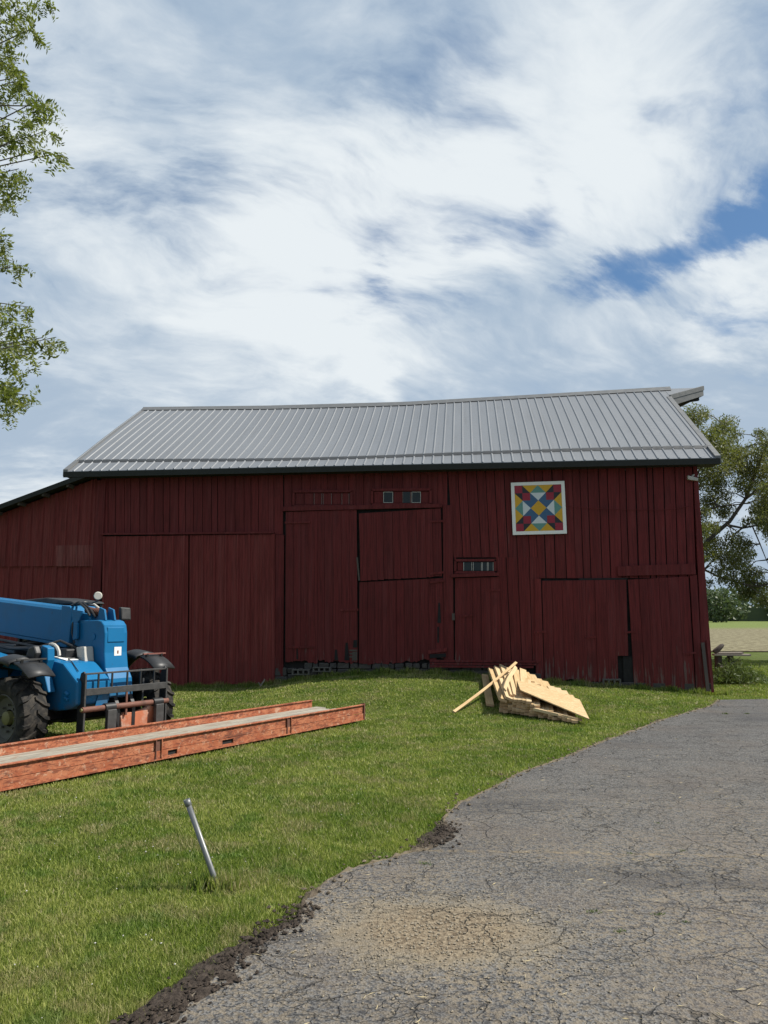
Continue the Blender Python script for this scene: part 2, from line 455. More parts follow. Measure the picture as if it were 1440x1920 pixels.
def m_deck(t):
    p = t.obj
    a = t.noise(t.scalev(p, (.9, 12, 12)), 2.0, 6, .7); b = t.noise(p, 9, 5, .7)
    c = t.mix(t.ramp(a, .35, .65), (.19, .17, .135), (.36, .33, .27))
    c = t.mix(t.ramp(b, .52, .70, 0, .7), c, (.23, .14, .09))
    setb(t, c, .85, bump=a, bstr=.4, bdist=.006)


def m_lumber(t):
    r = t.rnd; q = t.vmath('ADD', t.obj, t.comb(t.math('MULTIPLY', r, 31), t.math('MULTIPLY', r, 17), 0))
    g = t.noise(t.scalev(q, (1.2, 22, 22)), 1.3, 5, .65, .6)
    c = t.mix(t.ramp(g, .35, .68), (.52, .375, .20), (.40, .26, .125))
    c = t.mix(t.ramp(r, 0, 1, 0, .55), c, (.58, .46, .29))
    setb(t, c, .7, spec=.25, bump=g, bstr=.2, bdist=.003)


def m_osb(t):
    p = t.obj
    v = t.vor(t.scalev(p, (1, 2.6, 1)), 16, out='Color'); a = t.sep(v)
    v2 = t.sep(t.vor(t.scalev(p, (2.4, 1, 1)), 19, out='Color'))
    c = t.mix(a[0], (.40, .27, .13), (.58, .43, .24)); c = t.mix(t.ramp(v2[1], .5, .8, 0, .6), c, (.42, .28, .13))
    setb(t, c, .75, bump=a[1], bstr=.3, bdist=.003)


def m_bark(t):
    n = t.noise(t.scalev(t.pos, (6, 6, 1.4)), 2.5, 5, .7)
    setb(t, t.mix(n, (.045, .038, .030), (.13, .11, .09)), .9, bump=n, bstr=.9, bdist=.03)


def leafmat(name, a, b, tr=.35, third=None):
    def f(t):
        n = t.noise(t.pos, .9, 3, .6)
        c = t.mix(t.island, a, b)
        if third: c = t.mix(t.ramp(n, .45, .65, 0, .8), c, third)
        setb(t, c, .5, spec=.3)
        x = t.new('ShaderNodeBsdfTranslucent'); t.put(x.inputs[0], t.mix(1.0, c, (1.1, 1.2, .6), 'MULTIPLY'))
        mx = t.new('ShaderNodeMixShader'); mx.inputs[0].default_value = tr; t.l.new(t.b.outputs[0], mx.inputs[1]); t.l.new(x.outputs[0], mx.inputs[2])
        t.l.new(mx.outputs[0], t.out.inputs[0])
    return mat(name, f)


def m_stone(t):
    n = t.noise(t.obj, 12, 5, .7)
    c = t.mix(n, (.022, .021, .019), (.070, .064, .058)); c = t.mix(t.ramp(t.rnd, 0, 1, 0, .4), c, (.075, .062, .05))
    setb(t, c, .9, bump=n, bstr=.6, bdist=.02)


def m_glass(t):
    n = t.noise(t.obj, 6, 3)
    setb(t, t.mix(n, (.010, .016, .018), (.022, .03, .032)), .25, spec=.25, bump=n, bstr=.05)


def m_tyre(t):
    n = t.noise(t.obj, 14, 4, .6)
    setb(t, t.mix(t.ramp(n, .4, .65), (.011, .0105, .0105), (.042, .036, .029)), .8, spec=.3, bump=n, bstr=.25, bdist=.005)


M = {
    'ground': mat('lawn_earth', m_ground), 'soil': mat('dark_soil', m_soil), 'blade': mat('grass_blade', m_blade), 'asphalt': mat('cracked_asphalt', m_asphalt),
    'field': mat('stubble_field', m_field), 'roof': mat('roof_metal', m_roof), 'rustpaint': mat('orange_rusty_paint', m_rustpaint), 'deck': mat('worn_deck', m_deck),
    'lumber': mat('fresh_lumber', m_lumber), 'osb': mat('strand_board', m_osb), 'bark': mat('bark', m_bark), 'stone': mat('foundation_stone', m_stone),
    'glass': mat('dark_glass', m_glass), 'tyre': mat('tyre_rubber', m_tyre),
    'red': redwood('barn_red_boards'), 'reddoor': redwood('barn_red_door_boards', (.124, .0178, .0175), .7, .35), 'redtrim': redwood('barn_red_trim', (.135, .0200, .0195), .35, .4),
    'redmetal': redwood('red_ribbed_steel', (.178, .031, .028), .08, .10, .10), 'redmetal2': redwood('red_faded_steel', (.195, .050, .045), .15, .2, .15),
    'oldwood': simple('weathered_wood', (.075, .060, .050), .85, var=.5, sc=20, bstr=.5), 'greywood': simple('grey_planks', (.22, .19, .155), .85, var=.35, sc=18, bstr=.4),
    'dark': simple('shade_black', (.010, .009, .009), .95), 'fascia': simple('dark_fascia', (.026, .027, .024), .7, spec=.2), 'trimgrey': simple('grey_rake_trim', (.15, .15, .148), .5, .2),  # 'dark' is near-black standing for shade in insides, gaps and undersides
    'flash': simple('grey_flashing', (.085, .086, .088), .5, .2), 'platepaint': simple('worn_orange_white_plate', (.42, .13, .06), .7, var=.3, sc=9, dirt=(.50, .40, .32)), 'white': simple('white_paint', (.74, .74, .70), .55, var=.05), 'offwhite': simple('weathered_white_paint', (.45, .43, .39), .7, var=.3),
    'blue': simple('blue_machine_paint', (.008, .125, .285), .38, var=.10, sc=3, spec=.22, dirt=(.014, .105, .215), bstr=.02), 'black': simple('black_steel', (.013, .013, .014), .5, var=.3),
    'plastic': simple('black_plastic', (.017, .0175, .019), .55, var=.2), 'greysteel': simple('worn_grey_steel', (.065, .063, .062), .5, .4, var=.35, sc=15),
    'rust': simple('brown_rust', (.15, .065, .045), .75, .2, var=.4, sc=14, dirt=(.07, .035, .025)), 'rim': simple('rim_grey', (.085, .082, .065), .65, var=.25, sc=9, dirt=(.05, .045, .03)),
    'hub': simple('hub_yellow', (.16, .15, .05), .6, var=.2), 'lens': simple('lamp_lens', (.62, .58, .50), .25, var=.15), 'pipe': simple('galvanised_pipe', (.15, .155, .155), .42, .35, var=.2, sc=20),
    'endgrain': simple('sawn_end_grain', (.50, .33, .19), .8, var=.25, sc=30), 'barwood': simple('worn_glazing_wood', (.19, .13, .12), .8, var=.4), 'pebble': simple('tan_pebble', (.22, .185, .135), .9, var=.35, sc=25), 'concrete': simple('concrete_block', (.095, .088, .075), .9, var=.3, sc=25), 'straw': simple('dry_straw', (.40, .33, .19), .8),
    'lime': simple('green_leaf', (.13, .22, .03), .5), 'redlens': simple('faded_red_strip', (.20, .075, .06), .5),
}

# ------------------------------------------------------------------ ground, field, driveway
def axis(a, b, fine0, fine1, step, grow=1.35):
    v = list(np.arange(fine0, fine1 + 1e-6, step)); s = step; x = fine1
    while x < b: s *= grow; x += s; v.append(min(x, b))
    s = step; x = fine0
    while x > a: s *= grow; x -= s; v.insert(0, max(x, a))
    return np.array(v)


def sheet(name, xs, ys, zf, m, keep=None, kind='structure'):
    X, Y = np.meshgrid(xs, ys); Z = zf(X, Y); nx, ny = len(xs), len(ys)
    v = np.stack([X.ravel(), Y.ravel(), Z.ravel()], 1); f = []
    K = keep((X[:-1, :-1] + X[1:, 1:]) / 2, (Y[:-1, :-1] + Y[1:, 1:]) / 2) if keep else np.ones((ny - 1, nx - 1), bool)
    for j, i in zip(*np.nonzero(K)): f.append((j * nx + i, j * nx + i + 1, (j + 1) * nx + i + 1, (j + 1) * nx + i))
    o = me_obj(name, v, f, m, smooth=True, kind=kind); return o


sheet('ground', axis(-900, 900, -22, 20, .4), axis(-60, 1200, -3, 30, .4), lambda X, Y: terrain(X, Y) - .02, M['ground'])
sheet('field', np.linspace(-600, 700, 40), np.concatenate([np.linspace(38, 120, 34), np.linspace(140, 700, 20)]), lambda X, Y: 0 * X + .03, M['field'])

# driveway: polygon fan as an ear-filled face, slightly cambered sheet
dp = [(x, y, float(terrain(x, y)) * 0 + .004) for x, y in drive_poly]
import bmesh
bm = bmesh.new(); vs = [bm.verts.new(p) for p in dp]; fc = bm.faces.new(vs); bmesh.ops.triangulate(bm, faces=[fc])
me = bpy.data.meshes.new('driveway'); bm.normal_update()
for f_ in bm.faces:
    if f_.normal.z < 0: f_.normal_flip()
bm.to_mesh(me); bm.free(); me.materials.append(M['asphalt'])
drv = bpy.data.objects.new('driveway', me); COL.objects.link(drv); drv['kind'] = 'structure'

# torn earth verge along the driveway edge: a lumpy ribbon
vv = []; ff = []; nseg = 0
pts = []
for i in range(len(edge) - 1):
    a, b = edge[i], edge[i + 1]; n_ = max(2, int((b - a).length / .05))
    for k in range(n_): pts.append(a.lerp(b, k / n_))
pts = [p for p in pts if p.y > 2.2]
for i, p in enumerate(pts):
    d = (pts[min(i + 3, len(pts) - 1)] - pts[max(i - 3, 0)]).normalized(); nrm = Vector((-d.y, d.x))
    wv = .015 + .09 * max(0, mnoise.noise(Vector((p.x * 1.3, p.y * 1.3, 3)))) + .05 * mnoise.noise(Vector((p.x * 5, p.y * 5, 7))) + (.15 * math.exp(-((p.y - 3.7) / .55) ** 2)) + .08 * math.exp(-((p.y - 6.15) / .25) ** 2)
    wv = max(.02, wv)
    for k in range(9):
        s_ = -.8 + 1.8 * k / 8
        q = p + nrm * (s_ * wv)
        bmp = .034 * mnoise.noise(Vector((q.x * 16, q.y * 16, 0))) + .026 * mnoise.noise(Vector((q.x * 40, q.y * 40, 5)))
        e_ = 1 - abs(k - 4) / 4
        vv.append((q.x, q.y, .001 + (.007 + bmp * .8) * (e_ ** .5) + (-.012 if k in (0, 8) else 0)))
for i in range(len(pts) - 1):
    for k in range(8): ff.append((i * 9 + k, i * 9 + k + 1, (i + 1) * 9 + k + 1, (i + 1) * 9 + k))
me_obj('earth_verge', vv, ff, M['soil'], smooth=True, kind='structure')


def lump_field(name, cent, size, m, squash=.6):
    """irregular low-poly clods, six faces each"""
    n = len(cent); base = np.array([(1, 0, 0), (-1, 0, 0), (0, 1, 0), (0, -1, 0), (0, 0, 1), (0, 0, -1)], float)
    P = base[None] * (size[:, None, None]) * rng.uniform(.6, 1.3, (n, 6, 1)); P[:, :, 2] *= squash
    ang = rng.uniform(0, 6.28, n); c, s_ = np.cos(ang)[:, None], np.sin(ang)[:, None]
    P = np.stack([P[:, :, 0] * c - P[:, :, 1] * s_, P[:, :, 0] * s_ + P[:, :, 1] * c, P[:, :, 2]], 2) + cent[:, None]
    F = [(0, 2, 4), (2, 1, 4), (1, 3, 4), (3, 0, 4), (2, 0, 5), (1, 2, 5), (3, 1, 5), (0, 3, 5)]
    return np_obj(name, P[:, np.array(F)].reshape(-1, 3), 3, m, kind='stuff')


# clods on the verge, gravel on the spill
N = 5200; idx = rng.integers(0, len(pts), N); cp = np.array([(p.x, p.y) for p in pts])[idx] + rng.normal(0, .065, (N, 2))
keep = rng.uniform(0, 1, N) < np.where(cp[:, 1] < 4.7, 1.0, np.where(np.abs(cp[:, 1] - 6.15) < .35, .8, .10)); cp = cp[keep]
lump_field('soil_clods', np.column_stack([cp, np.full(len(cp), .012)]), rng.uniform(.004, .020, len(cp)), M['soil'])
N = 1500; gp = np.column_stack([rng.normal(.28, .42, N), rng.normal(4.25, .38, N)]); gp = gp[in_poly(gp[:, 0], gp[:, 1], drive_poly)]
lump_field('spilled_gravel', np.column_stack([gp, np.full(len(gp), .008)]), rng.uniform(.003, .010, len(gp)), M['pebble'])
N = 5200; gp = np.column_stack([rng.uniform(-1.5, 6, N), 2.9 + 7 * rng.uniform(0, 1, N) ** 1.6]); gp = gp[in_poly(gp[:, 0], gp[:, 1], drive_poly)]
lump_field('loose_grit', np.column_stack([gp, np.full(len(gp), .006)]), rng.uniform(.002, .006, len(gp)), M['pebble'])

# ------------------------------------------------------------------ barn
barn = empty('barn', (FX, FY, 0), FYAW)
tag(barn, 'old dark red wooden barn with long grey ribbed metal roof and lean-to on its left', 'barn')


def quad_part(name, c, m, y0=0.0, y1=.025, parent=None, jag=0.0, bev=0.0):
    """c: TL TR BR BL as (u, z). A board between depth y0 (front) and y1"""
    (a, b, d, e) = c
    mb = MB()
    if jag:
        nb = 4; bot = []
        for k in range(nb + 1):
            t = k / nb; bot.append((e[0] + (d[0] - e[0]) * t, e[1] + (d[1] - e[1]) * t + random.uniform(-jag, jag * .6)))
        prof = [a, b] + bot[::-1]
    else: prof = [a, b, d, e]
    mb.prism(prof, y0, y1)
    return mb.build(name, m, parent or barn, bevel=bev, seg=1)


def pq(*px, d=0.0):
    return [FP(x, y, d) for x, y in px]


def boards(corners, n, m, name='board', parent=None, y0=0.0, th=.024, gap=.007, jag=.0, jitter=.18, ztilt=.0):
    """field of n vertical boards filling the quad TL TR BR BL in (u, z)"""
    TL, TR, BR, BL = corners
    cuts = [0.0]
    for k in range(1, n): cuts.append((k + random.uniform(-jitter, jitter)) / n)
    cuts.append(1.0)
    L = lambda p, q, t: (p[0] + (q[0] - p[0]) * t, p[1] + (q[1] - p[1]) * t)
    out = []
    for k in range(n):
        t0, t1 = cuts[k], cuts[k + 1]
        a, b = L(TL, TR, t0), L(TL, TR, t1); d, e = L(BL, BR, t1), L(BL, BR, t0)
        g = gap * random.uniform(.7, 2.1) / 2
        a = (a[0] + g, a[1]); b = (b[0] - g, b[1]); d = (d[0] - g + random.uniform(-ztilt, ztilt), d[1] + random.uniform(-jag, jag)); e = (e[0] + g, d[1] + random.uniform(-.4, .4) * jag)
        yo = y0 + random.uniform(-.006, .006)
        out.append(quad_part(name, (a, b, d, e), m, yo, yo + th, parent, jag=jag))
    return out


def ribbed(name, corners, m, rib=.305, y0=0.0, h=.034, parent=None, phase=0.0, mats=None):
    """ribbed steel sheet between z lines, ribs vertical; corners TL TR BR BL"""
    TL, TR, BR, BL = corners; u0, u1 = TL[0], TR[0]; prof = []
    x = u0; prof.append((u0, 0.0)); k = math.floor((u0 - phase) / rib) + 1
    while phase + k * rib < u1:
        c = phase + k * rib
        for dx_, hh in ((-.035, 0), (-.014, 1), (.014, 1), (.035, 0)):
            if u0 < c + dx_ < u1: prof.append((c + dx_, hh * h))
        for frac in (.38, .62):
            cc_ = c + rib * frac
            for dx_, hh in ((-.012, 0), (0, .25), (.012, 0)):
                if u0 < cc_ + dx_ < u1: prof.append((cc_ + dx_, hh * h))
        k += 1
    prof.append((u1, 0.0)); prof.sort()
    v = []; f = []; n = len(prof)
    for p, hh in prof:
        t = (p - u0) / (u1 - u0)
        zt = TL[1] + (TR[1] - TL[1]) * t; zb = BL[1] + (BR[1] - BL[1]) * t; ub = BL[0] + (BR[0] - BL[0]) * t
        v += [(p, y0 - hh, zt), (ub, y0 - hh, zb), (p, y0 + .012, zt), (ub, y0 + .012, zb)]
    for i in range(n - 1):
        a, b = i * 4, (i + 1) * 4
        f += [(a, a + 1, b + 1, b), (a + 2, b + 2, b + 3, a + 3), (a, b, b + 2, a + 2), (a + 1, a + 3, b + 3, b + 1)]
    f += [(0, 2, 3, 1), ((n - 1) * 4, (n - 1) * 4 + 1, (n - 1) * 4 + 3, (n - 1) * 4 + 2)]
    return me_obj(name, v, f, m, parent or barn)


# frame wall behind the boards, coloured near-black for the unlit inside, other walls, floor
LW, RW, BW = -14.35, -.02, 8.0
MB().box(-19.0, -.26, .05, .10, -.3, 4.2).box(LW, -.26, .05, .10, 4.2, 4.98).build('frame_wall', M['dark'], barn)
# gable and back walls, board grooves in one part each (not seen from the drive)
def wall_strip(name, p, q, z0, zt, n):
    mb = MB(); p = Vector(p); q = Vector(q)
    for k in range(n):
        a = p.lerp(q, (k + .02) / n); b = p.lerp(q, (k + .98) / n); m_ = ((k + .5) / n)
        out_ = (q - p).normalized().cross(Vector((0, 0, 1))) * .012 * (k % 2)
        za, zb = zt(k / n), zt((k + 1) / n)
        d = (q - p).normalized().cross(Vector((0, 0, 1))) * -.03
        A = [Vector((a.x, a.y, z0)) + out_, Vector((b.x, b.y, z0)) + out_, Vector((b.x, b.y, zb)) + out_, Vector((a.x, a.y, za)) + out_]
        mb.hexa(A, [v + d for v in A])
    return mb.build(name, M['red'], barn)


gz = lambda t: 5.02 + 2.85 * (1 - abs(2 * t - 1)) * .97
wall_strip('gable_wall', (-.18, .12, 0), (-.18, BW, 0), -.3, gz, 40)
wall_strip('gable_wall', (LW, BW, 0), (LW, .12, 0), -.3, gz, 40)
wall_strip('rear_wall', (-.18, BW, 0), (LW, BW, 0), -.3, lambda t: 5.0, 66)

# --- left lean-to front
seam_l, seam_r = FP(0, 1066), FP(178, 1062)
u178 = FP(178, 980)[0]
rl = lambda u: 4.977 + (u + 14.76) * .347 - .10   # underside line of the lean-to roof
Lx = -19.0
edges_u = [Lx, -18.1, -17.19, -16.28, -15.36, u178]
for a, b in zip(edges_u[:-1], edges_u[1:]):
    ribbed('siding_panel', [(a, rl(a)), (b - .004, rl(b)), (b - .004, seam_r[1] + .01), (a, seam_r[1] + .01)], M['redmetal'], .305, 0.0, phase=-14.72)
    ribbed('siding_panel', [(a, seam_r[1] + .03), (b - .004, seam_r[1] + .03), (b - .004, -.22), (a, -.22)], M['redmetal'], .305, .03, phase=-14.62)
pa = pq((105, 1023), (178, 1022), (178, 1062), (105, 1062))
po = ribbed('patch_panel', pa, M['redmetal2'], .305, -.012, phase=-14.72); po['label'] = 'paler square steel patch panel'
MB().box(u178 + .01, u178 + .24, -.03, .03, FP(185, 1290)[1] - .2, 4.98).build('corner_trim', M['redtrim'], barn)

# --- upper boards above the sliding doors
boards(pq((189, 893), (531, 884), (531, 1002), (189, 1003)), 23, M['red'], jag=.0, th=.02, gap=.009)
MB().bar((FP(190, 1004)[0], -.07, FP(190, 1002)[1]), (FP(516, 1001)[0], -.07, FP(516, 999)[1]), .05, .045).build('door_track', M['redtrim'], barn)

# --- two ribbed sliding doors
for (c, ph) in (([(193, 1006), (353, 1004), (351, 1286), (188, 1290)], 0), ([(355.5, 1004), (515, 1002), (515, 1280), (353.5, 1286)], .1)):
    cq = pq(*c, d=-.06)
    dd = empty('sliding_door', (0, 0, 0)); dd.parent = barn
    u0, u1 = cq[0][0], cq[1][0]; nP = 2
    um = (u0 + u1) / 2; zbm = (cq[2][1] + cq[3][1]) / 2; ztm = (cq[0][1] + cq[1][1]) / 2
    ubm = (cq[2][0] + cq[3][0]) / 2
    ribbed('door_panel', [cq[0], (um, ztm), (ubm, zbm), cq[3]], M['redmetal'], .285, -.055, parent=dd, phase=u0 + .04)
    ribbed('door_panel', [(um + .003, ztm), cq[1], cq[2], (ubm + .003, zbm)], M['redmetal'], .285, -.055, parent=dd, phase=u0 + .04)
    fr = MB(); fr.prism([cq[0], cq[1], cq[2], cq[3]], -.04, -.015); fr.build('door_frame', M['redtrim'], dd)
# weathered post right of the sliding doors
quad_part('door_post', pq((517, 1003), (533, 1003), (531, 1266), (516, 1268)), M['redtrim'], -.03, .04, jag=.03)
quad_part('door_post', pq((522, 1120), (529, 1120), (529, 1262), (523, 1262)), M['reddoor'], -.045, -.031, jag=.05)

# --- centre bay: transom boards, transoms, header, doors
boards(pq((533, 884), (839, 878), (839, 948), (533, 954)), 18, M['red'], th=.02, gap=.006)


def transom(px0, px1, y0, y1, panes, label=None):
    """panes: list of (x0, x1, glass?) in the photo"""
    t = empty('transom_window', (0, 0, 0)); t.parent = barn
    if label: t['label'] = label
    f = MB(); c = pq((px0, y0), (px1, y0 - .006 * (px1 - px0)), (px1, y1), (px0, y1)); (a, b, d, e) = c
    wv = .055
    f.prism([(a[0] - wv, a[1] + wv), (b[0] + wv, b[1] + wv), b, a], -.045, -.012); f.prism([e, d, (d[0] + wv, d[1] - wv), (e[0] - wv, e[1] - wv)], -.045, -.012)
    f.prism([(a[0] - wv, a[1]), a, e, (e[0] - wv, e[1])], -.043, -.012); f.prism([b, (b[0] + wv, b[1]), (d[0] + wv, d[1]), d], -.043, -.012)
    f.build('window_frame', M['redtrim'], t)
    for x0, x1, g in panes:
        q = pq((x0, y0 + 1.5), (x1, y0 + 1.5), (x1, y1 - 1), (x0, y1 - 1))
        quad_part('pane', q, M['glass'] if g in (1, 2, 3) else M['reddoor'], -.016, -.010, t)
        if g:
            w_ = .010; gm = M['offwhite'] if g == 2 or px0 > 840 else M['barwood']
            MB().prism([(q[0][0], q[0][1]), (q[0][0] + w_, q[0][1]), (q[3][0] + w_, q[3][1]), q[3]], -.026, -.0165).build('glazing_bar', gm, t)
            MB().prism([(q[1][0] - w_, q[1][1]), q[1], q[2], (q[2][0] - w_, q[2][1])], -.026, -.0165).build('glazing_bar', gm, t)
            if g == 2:
                MB().prism([(q[0][0] + w_, q[0][1]), (q[1][0] - w_, q[1][1]), (q[1][0] - w_, q[1][1] - w_), (q[0][0] + w_, q[0][1] - w_)], -.025, -.0165).build('glazing_bar', gm, t)
                MB().prism([(q[3][0] + w_, q[3][1] + w_), (q[2][0] - w_, q[2][1] + w_), (q[2][0] - w_, q[2][1]), (q[3][0] + w_, q[3][1])], -.025, -.0165).build('glazing_bar', gm, t)
    return t


transom(553, 657, 924, 947, [(555, 570, 0), (572, 587, 0), (589, 604, 4), (606, 622, 4), (624, 639, 0), (641, 655, 4)], 'painted-over transom window')
transom(700, 805, 921, 944, [(702, 718, 0), (719, 737, 2), (739, 754, 0), (755, 770, 3), (772, 789, 2), (790, 804, 0)], 'transom window with two clear panes')
quad_part('header_beam', pq((531, 951), (829, 945), (829, 952), (531, 959)), M['redtrim'], -.075, -.012)


def barn_door(c, n, hinges=(), jag=.03, name='barn_door', label=None, rails=True, short=None):
    t = empty(name, (0, 0, 0)); t.parent = barn
    if label: t['label'] = label
    cq = pq(*c, d=-.03)
    bs = boards(cq, n, M['reddoor'], 'door_board', t, -.045, .025, gap=.004, jag=jag, jitter=.12)
    for hx0, hy0, hx1, hy1 in hinges:
        a = FP(hx0, hy0, -.06); b = FP(hx1, hy1, -.06)
        MB().bar((a[0], -.060, a[1]), (b[0], -.060, b[1]), .012, .045).build('strap_hinge', M['redtrim'], t)
    return t, bs


barn_door([(536, 960), (669, 956), (671, 1240), (535, 1241)], 9, [(534, 980, 582, 979), (636, 1144, 672, 1143), (536, 1214, 590, 1213)], label='tall left door of the centre bay with rotten lower corner')
barn_door([(673, 963), (827, 953), (829, 1081), (676, 1089)], 10, [(806, 978, 832, 977), (806, 1076, 832, 1073)], jag=.008)
barn_door([(674, 1092), (830, 1084), (833, 1236), (673, 1246)], 11, [(806, 1092, 832, 1089)], jag=.025)
# rotten slits: dark plates on the boards, standing for the shade inside
for c in ([(628, 1218), (632, 1218), (634, 1238), (627, 1238)], [(648, 1205), (652, 1205), (655, 1238), (646, 1238)], [(556, 1216), (558, 1216), (559, 1236), (556, 1236)],
          [(822, 1130), (825, 1130), (827, 1168), (820, 1168)], [(820, 1175), (823, 1175), (823, 1205), (820, 1205)], [(663, 1200), (670, 1200), (670, 1214), (662, 1214)]):
    quad_part('rot_gap_shade', pq(*c, d=-.047), M['dark'], -.0545, -.050)
quad_part('exposed_wood', pq((661, 1222), (670, 1222), (670, 1238), (660, 1238), d=-.047), M['oldwood'], -.056, -.051, jag=.04)
quad_part('exposed_wood', pq((668, 1045), (671, 1045), (675, 1088), (672, 1088), d=-.047), M['oldwood'], -.056, -.051, jag=.01)
for k in range(3):
    quad_part('block_strip', pq((655, 1218 + 6 * k), (670, 1218 + 6 * k), (670, 1221 + 6 * k), (655, 1221 + 6 * k), d=-.055), M['oldwood'], -.060, -.0565)
# patch boards and dark plate for the shade of a hole low on the right of the lower door
quad_part('patch_board', pq((803, 1219), (838, 1214), (838, 1221), (803, 1226), d=-.05), M['redtrim'], -.075, -.056)
quad_part('rot_gap_shade', pq((806, 1227), (836, 1225), (836, 1232), (806, 1234), d=-.05), M['dark'], -.060, -.0555)

# --- strip, window and walk door
boards(pq((830, 948), (849, 947), (851, 1240), (832, 1241)), 1, M['redtrim'], 'trim_or_gap_shade', y0=-.02, gap=.004, jitter=0)
boards(pq((839, 878), (1001, 874), (1008, 1045), (850, 1045)), 9, M['red'], th=.026, gap=.013)
transom(856, 926, 1053, 1071, [(858, 868, 0), (869, 885, 3), (887, 903, 3), (904, 914, 3), (915, 925, 3)], 'small low window with cracked panes')
quad_part('window_sill', pq((846, 1077), (935, 1074), (935, 1080), (846, 1083)), M['redtrim'], -.09, -.012)
boards(pq((851, 1045), (856, 1045), (857, 1078), (851, 1078)), 1, M['red'], y0=.0, jitter=0)
boards(pq((929, 1045), (1009, 1045), (1014, 1243), (941, 1243)), 4, M['red'], th=.026, gap=.012, jag=.02)
barn_door([(853, 1084), (937, 1082), (940, 1240), (853, 1241)], 5, [(861, 1156, 888, 1153), (918, 1107, 940, 1106)], name='walk_door', jag=.02)
MB().box(FP(850, 1150)[0] - .03, FP(850, 1150)[0] + .03, -.085, -.058, FP(850, 1163)[1], FP(850, 1150)[1]).build('door_latch', M['oldwood'], barn)
for k in range(3):
    quad_part('sill_board', pq((806, 1237 + 5 * k), (1012 - 6 * k, 1239 + 5 * k), (1012 - 6 * k, 1242.5 + 5 * k), (806, 1241 + 5 * k), d=-.03), M['redtrim'], -.07 - .012 * k, -.03)

# --- right bay: upper boards lean to the right-hand corner
boards(pq((1001, 874), (1298, 868), (1305, 1084), (1009, 1084)), 17, M['red'], th=.028, gap=.015, jitter=.22, ztilt=.006)
quad_part('trim_or_gap_shade', pq((1157, 1062), (1302, 1057), (1304, 1077), (1158, 1080), d=-.02), M['redtrim'], -.065, -.03)
quad_part('trim_or_gap_shade', pq((1085, 1084.5), (1176, 1083.5), (1176, 1087), (1085, 1088), d=-.02), M['dark'], -.03, -.026)  # dark strip painted as the shaded gap over the doors
quad_part('trim_or_gap_shade', pq((1002, 1085), (1014, 1085), (1020, 1276), (1005, 1276), d=-.02), M['redtrim'], -.04, -.01, jag=.04)
hn = [(1000, 1186, 1024, 1184), (1098, 1196, 1118, 1194)]
tA, bA = barn_door([(1016, 1089), (1174, 1087), (1180, 1278), (1021, 1274)], 8, hn, jag=.05, label='left leaf of the right-hand doors with a corner missing')
cut = bA[-1]
# last board sawn off above the dark hole
zc = FP(1176, 1230, -.03)[1]
for v in cut.data.vertices:
    if v.co.z < 1.5: v.co.z = max(v.co.z, zc + .005)
barn_door([(1177, 1087), (1291, 1081), (1303, 1287), (1189, 1290)], 6, [(1172, 1186, 1192, 1184), (1280, 1226, 1306, 1224)], jag=.04, label='right leaf of the right-hand doors')
quad_part('corner_board', pq((1293, 1080), (1306, 1078), (1318, 1296), (1305, 1292), d=-.02), M['redtrim'], -.05, -.01, jag=.05)
# black sheet painted as the unlit depth of the hole
quad_part('hole_shade_sheet', pq((1168, 1231), (1187, 1231), (1190, 1288), (1169, 1286), d=.01), M['dark'], -.012, -.006)
# corner trim, following the lean
c1 = [FP(1299, 872), FP(1306, 872), FP(1338, 1300), FP(1318, 1300)]
quad_part('corner_trim', [c1[0], (c1[1][0], c1[1][1]), (c1[2][0], .02), (c1[3][0], .02)], M['redtrim'], -.04, .12)
for (x0, y0, x1, y1, wv, mm) in ((1318, 1205, 1327, 1296, .07, 'oldwood'), (1327, 1200, 1336, 1298, .05, 'redtrim')):
    a = FP(x0, y0, -.1); b = FP(x1, y1, -.2)
    MB().bar((a[0], -.08, a[1]), (b[0], -.22, max(b[1], .0)), .03, wv, up=(1, 0, 0)).build('loose_board', M[mm], barn)
# thin cable across the boards, torn white soffit piece at the corner
cb = [(*FP(x, y, -.05),) for x, y in ((1065, 949), (1110, 953), (1160, 955), (1210, 956), (1262, 955), (1295, 948))]
MB().tube([(u_, -.045, z_) for u_, z_ in cb], .006, 5).build('cable', M['redtrim'], barn)
sf = FP(1297, 897, -.05)
MB().hexa([(sf[0] - .10, -.12, sf[1] - .03), (sf[0] + .12, -.10, sf[1] - .07), (sf[0] + .14, .15, sf[1] - .05), (sf[0] - .08, .12, sf[1] - .02)],
          [(sf[0] - .10, -.12, sf[1] + .06), (sf[0] + .13, -.10, sf[1] + .0), (sf[0] + .15, .15, sf[1] + .02), (sf[0] - .08, .12, sf[1] + .07)]).build('broken_soffit', M['offwhite'], barn, bevel=.01)
MB().bar((sf[0] - .02, -.05, sf[1] + .02), (sf[0] + .05, -.02, sf[1] + .09), .07, .03).build('soffit_bracket', M['offwhite'], barn)

# --- foundation stones and blocks
def stone(u0, u1, z0, z1, y0=-.05, m='stone'):
    j = lambda s_: random.uniform(-s_, s_)
    a = [(u0 + j(.01), y0 + j(.02), z0), (u1 + j(.01), y0 + j(.02), z0), (u1, .2, z0), (u0, .2, z0)]
    b = [(u0 + j(.02), y0 + j(.02), z1 + j(.012)), (u1 + j(.02), y0 + j(.02), z1 + j(.012)), (u1, .2, z1), (u0, .2, z1)]
    o = MB().hexa(a, b).build('foundation_stone', M[m], barn, bevel=.015, seg=1); return o


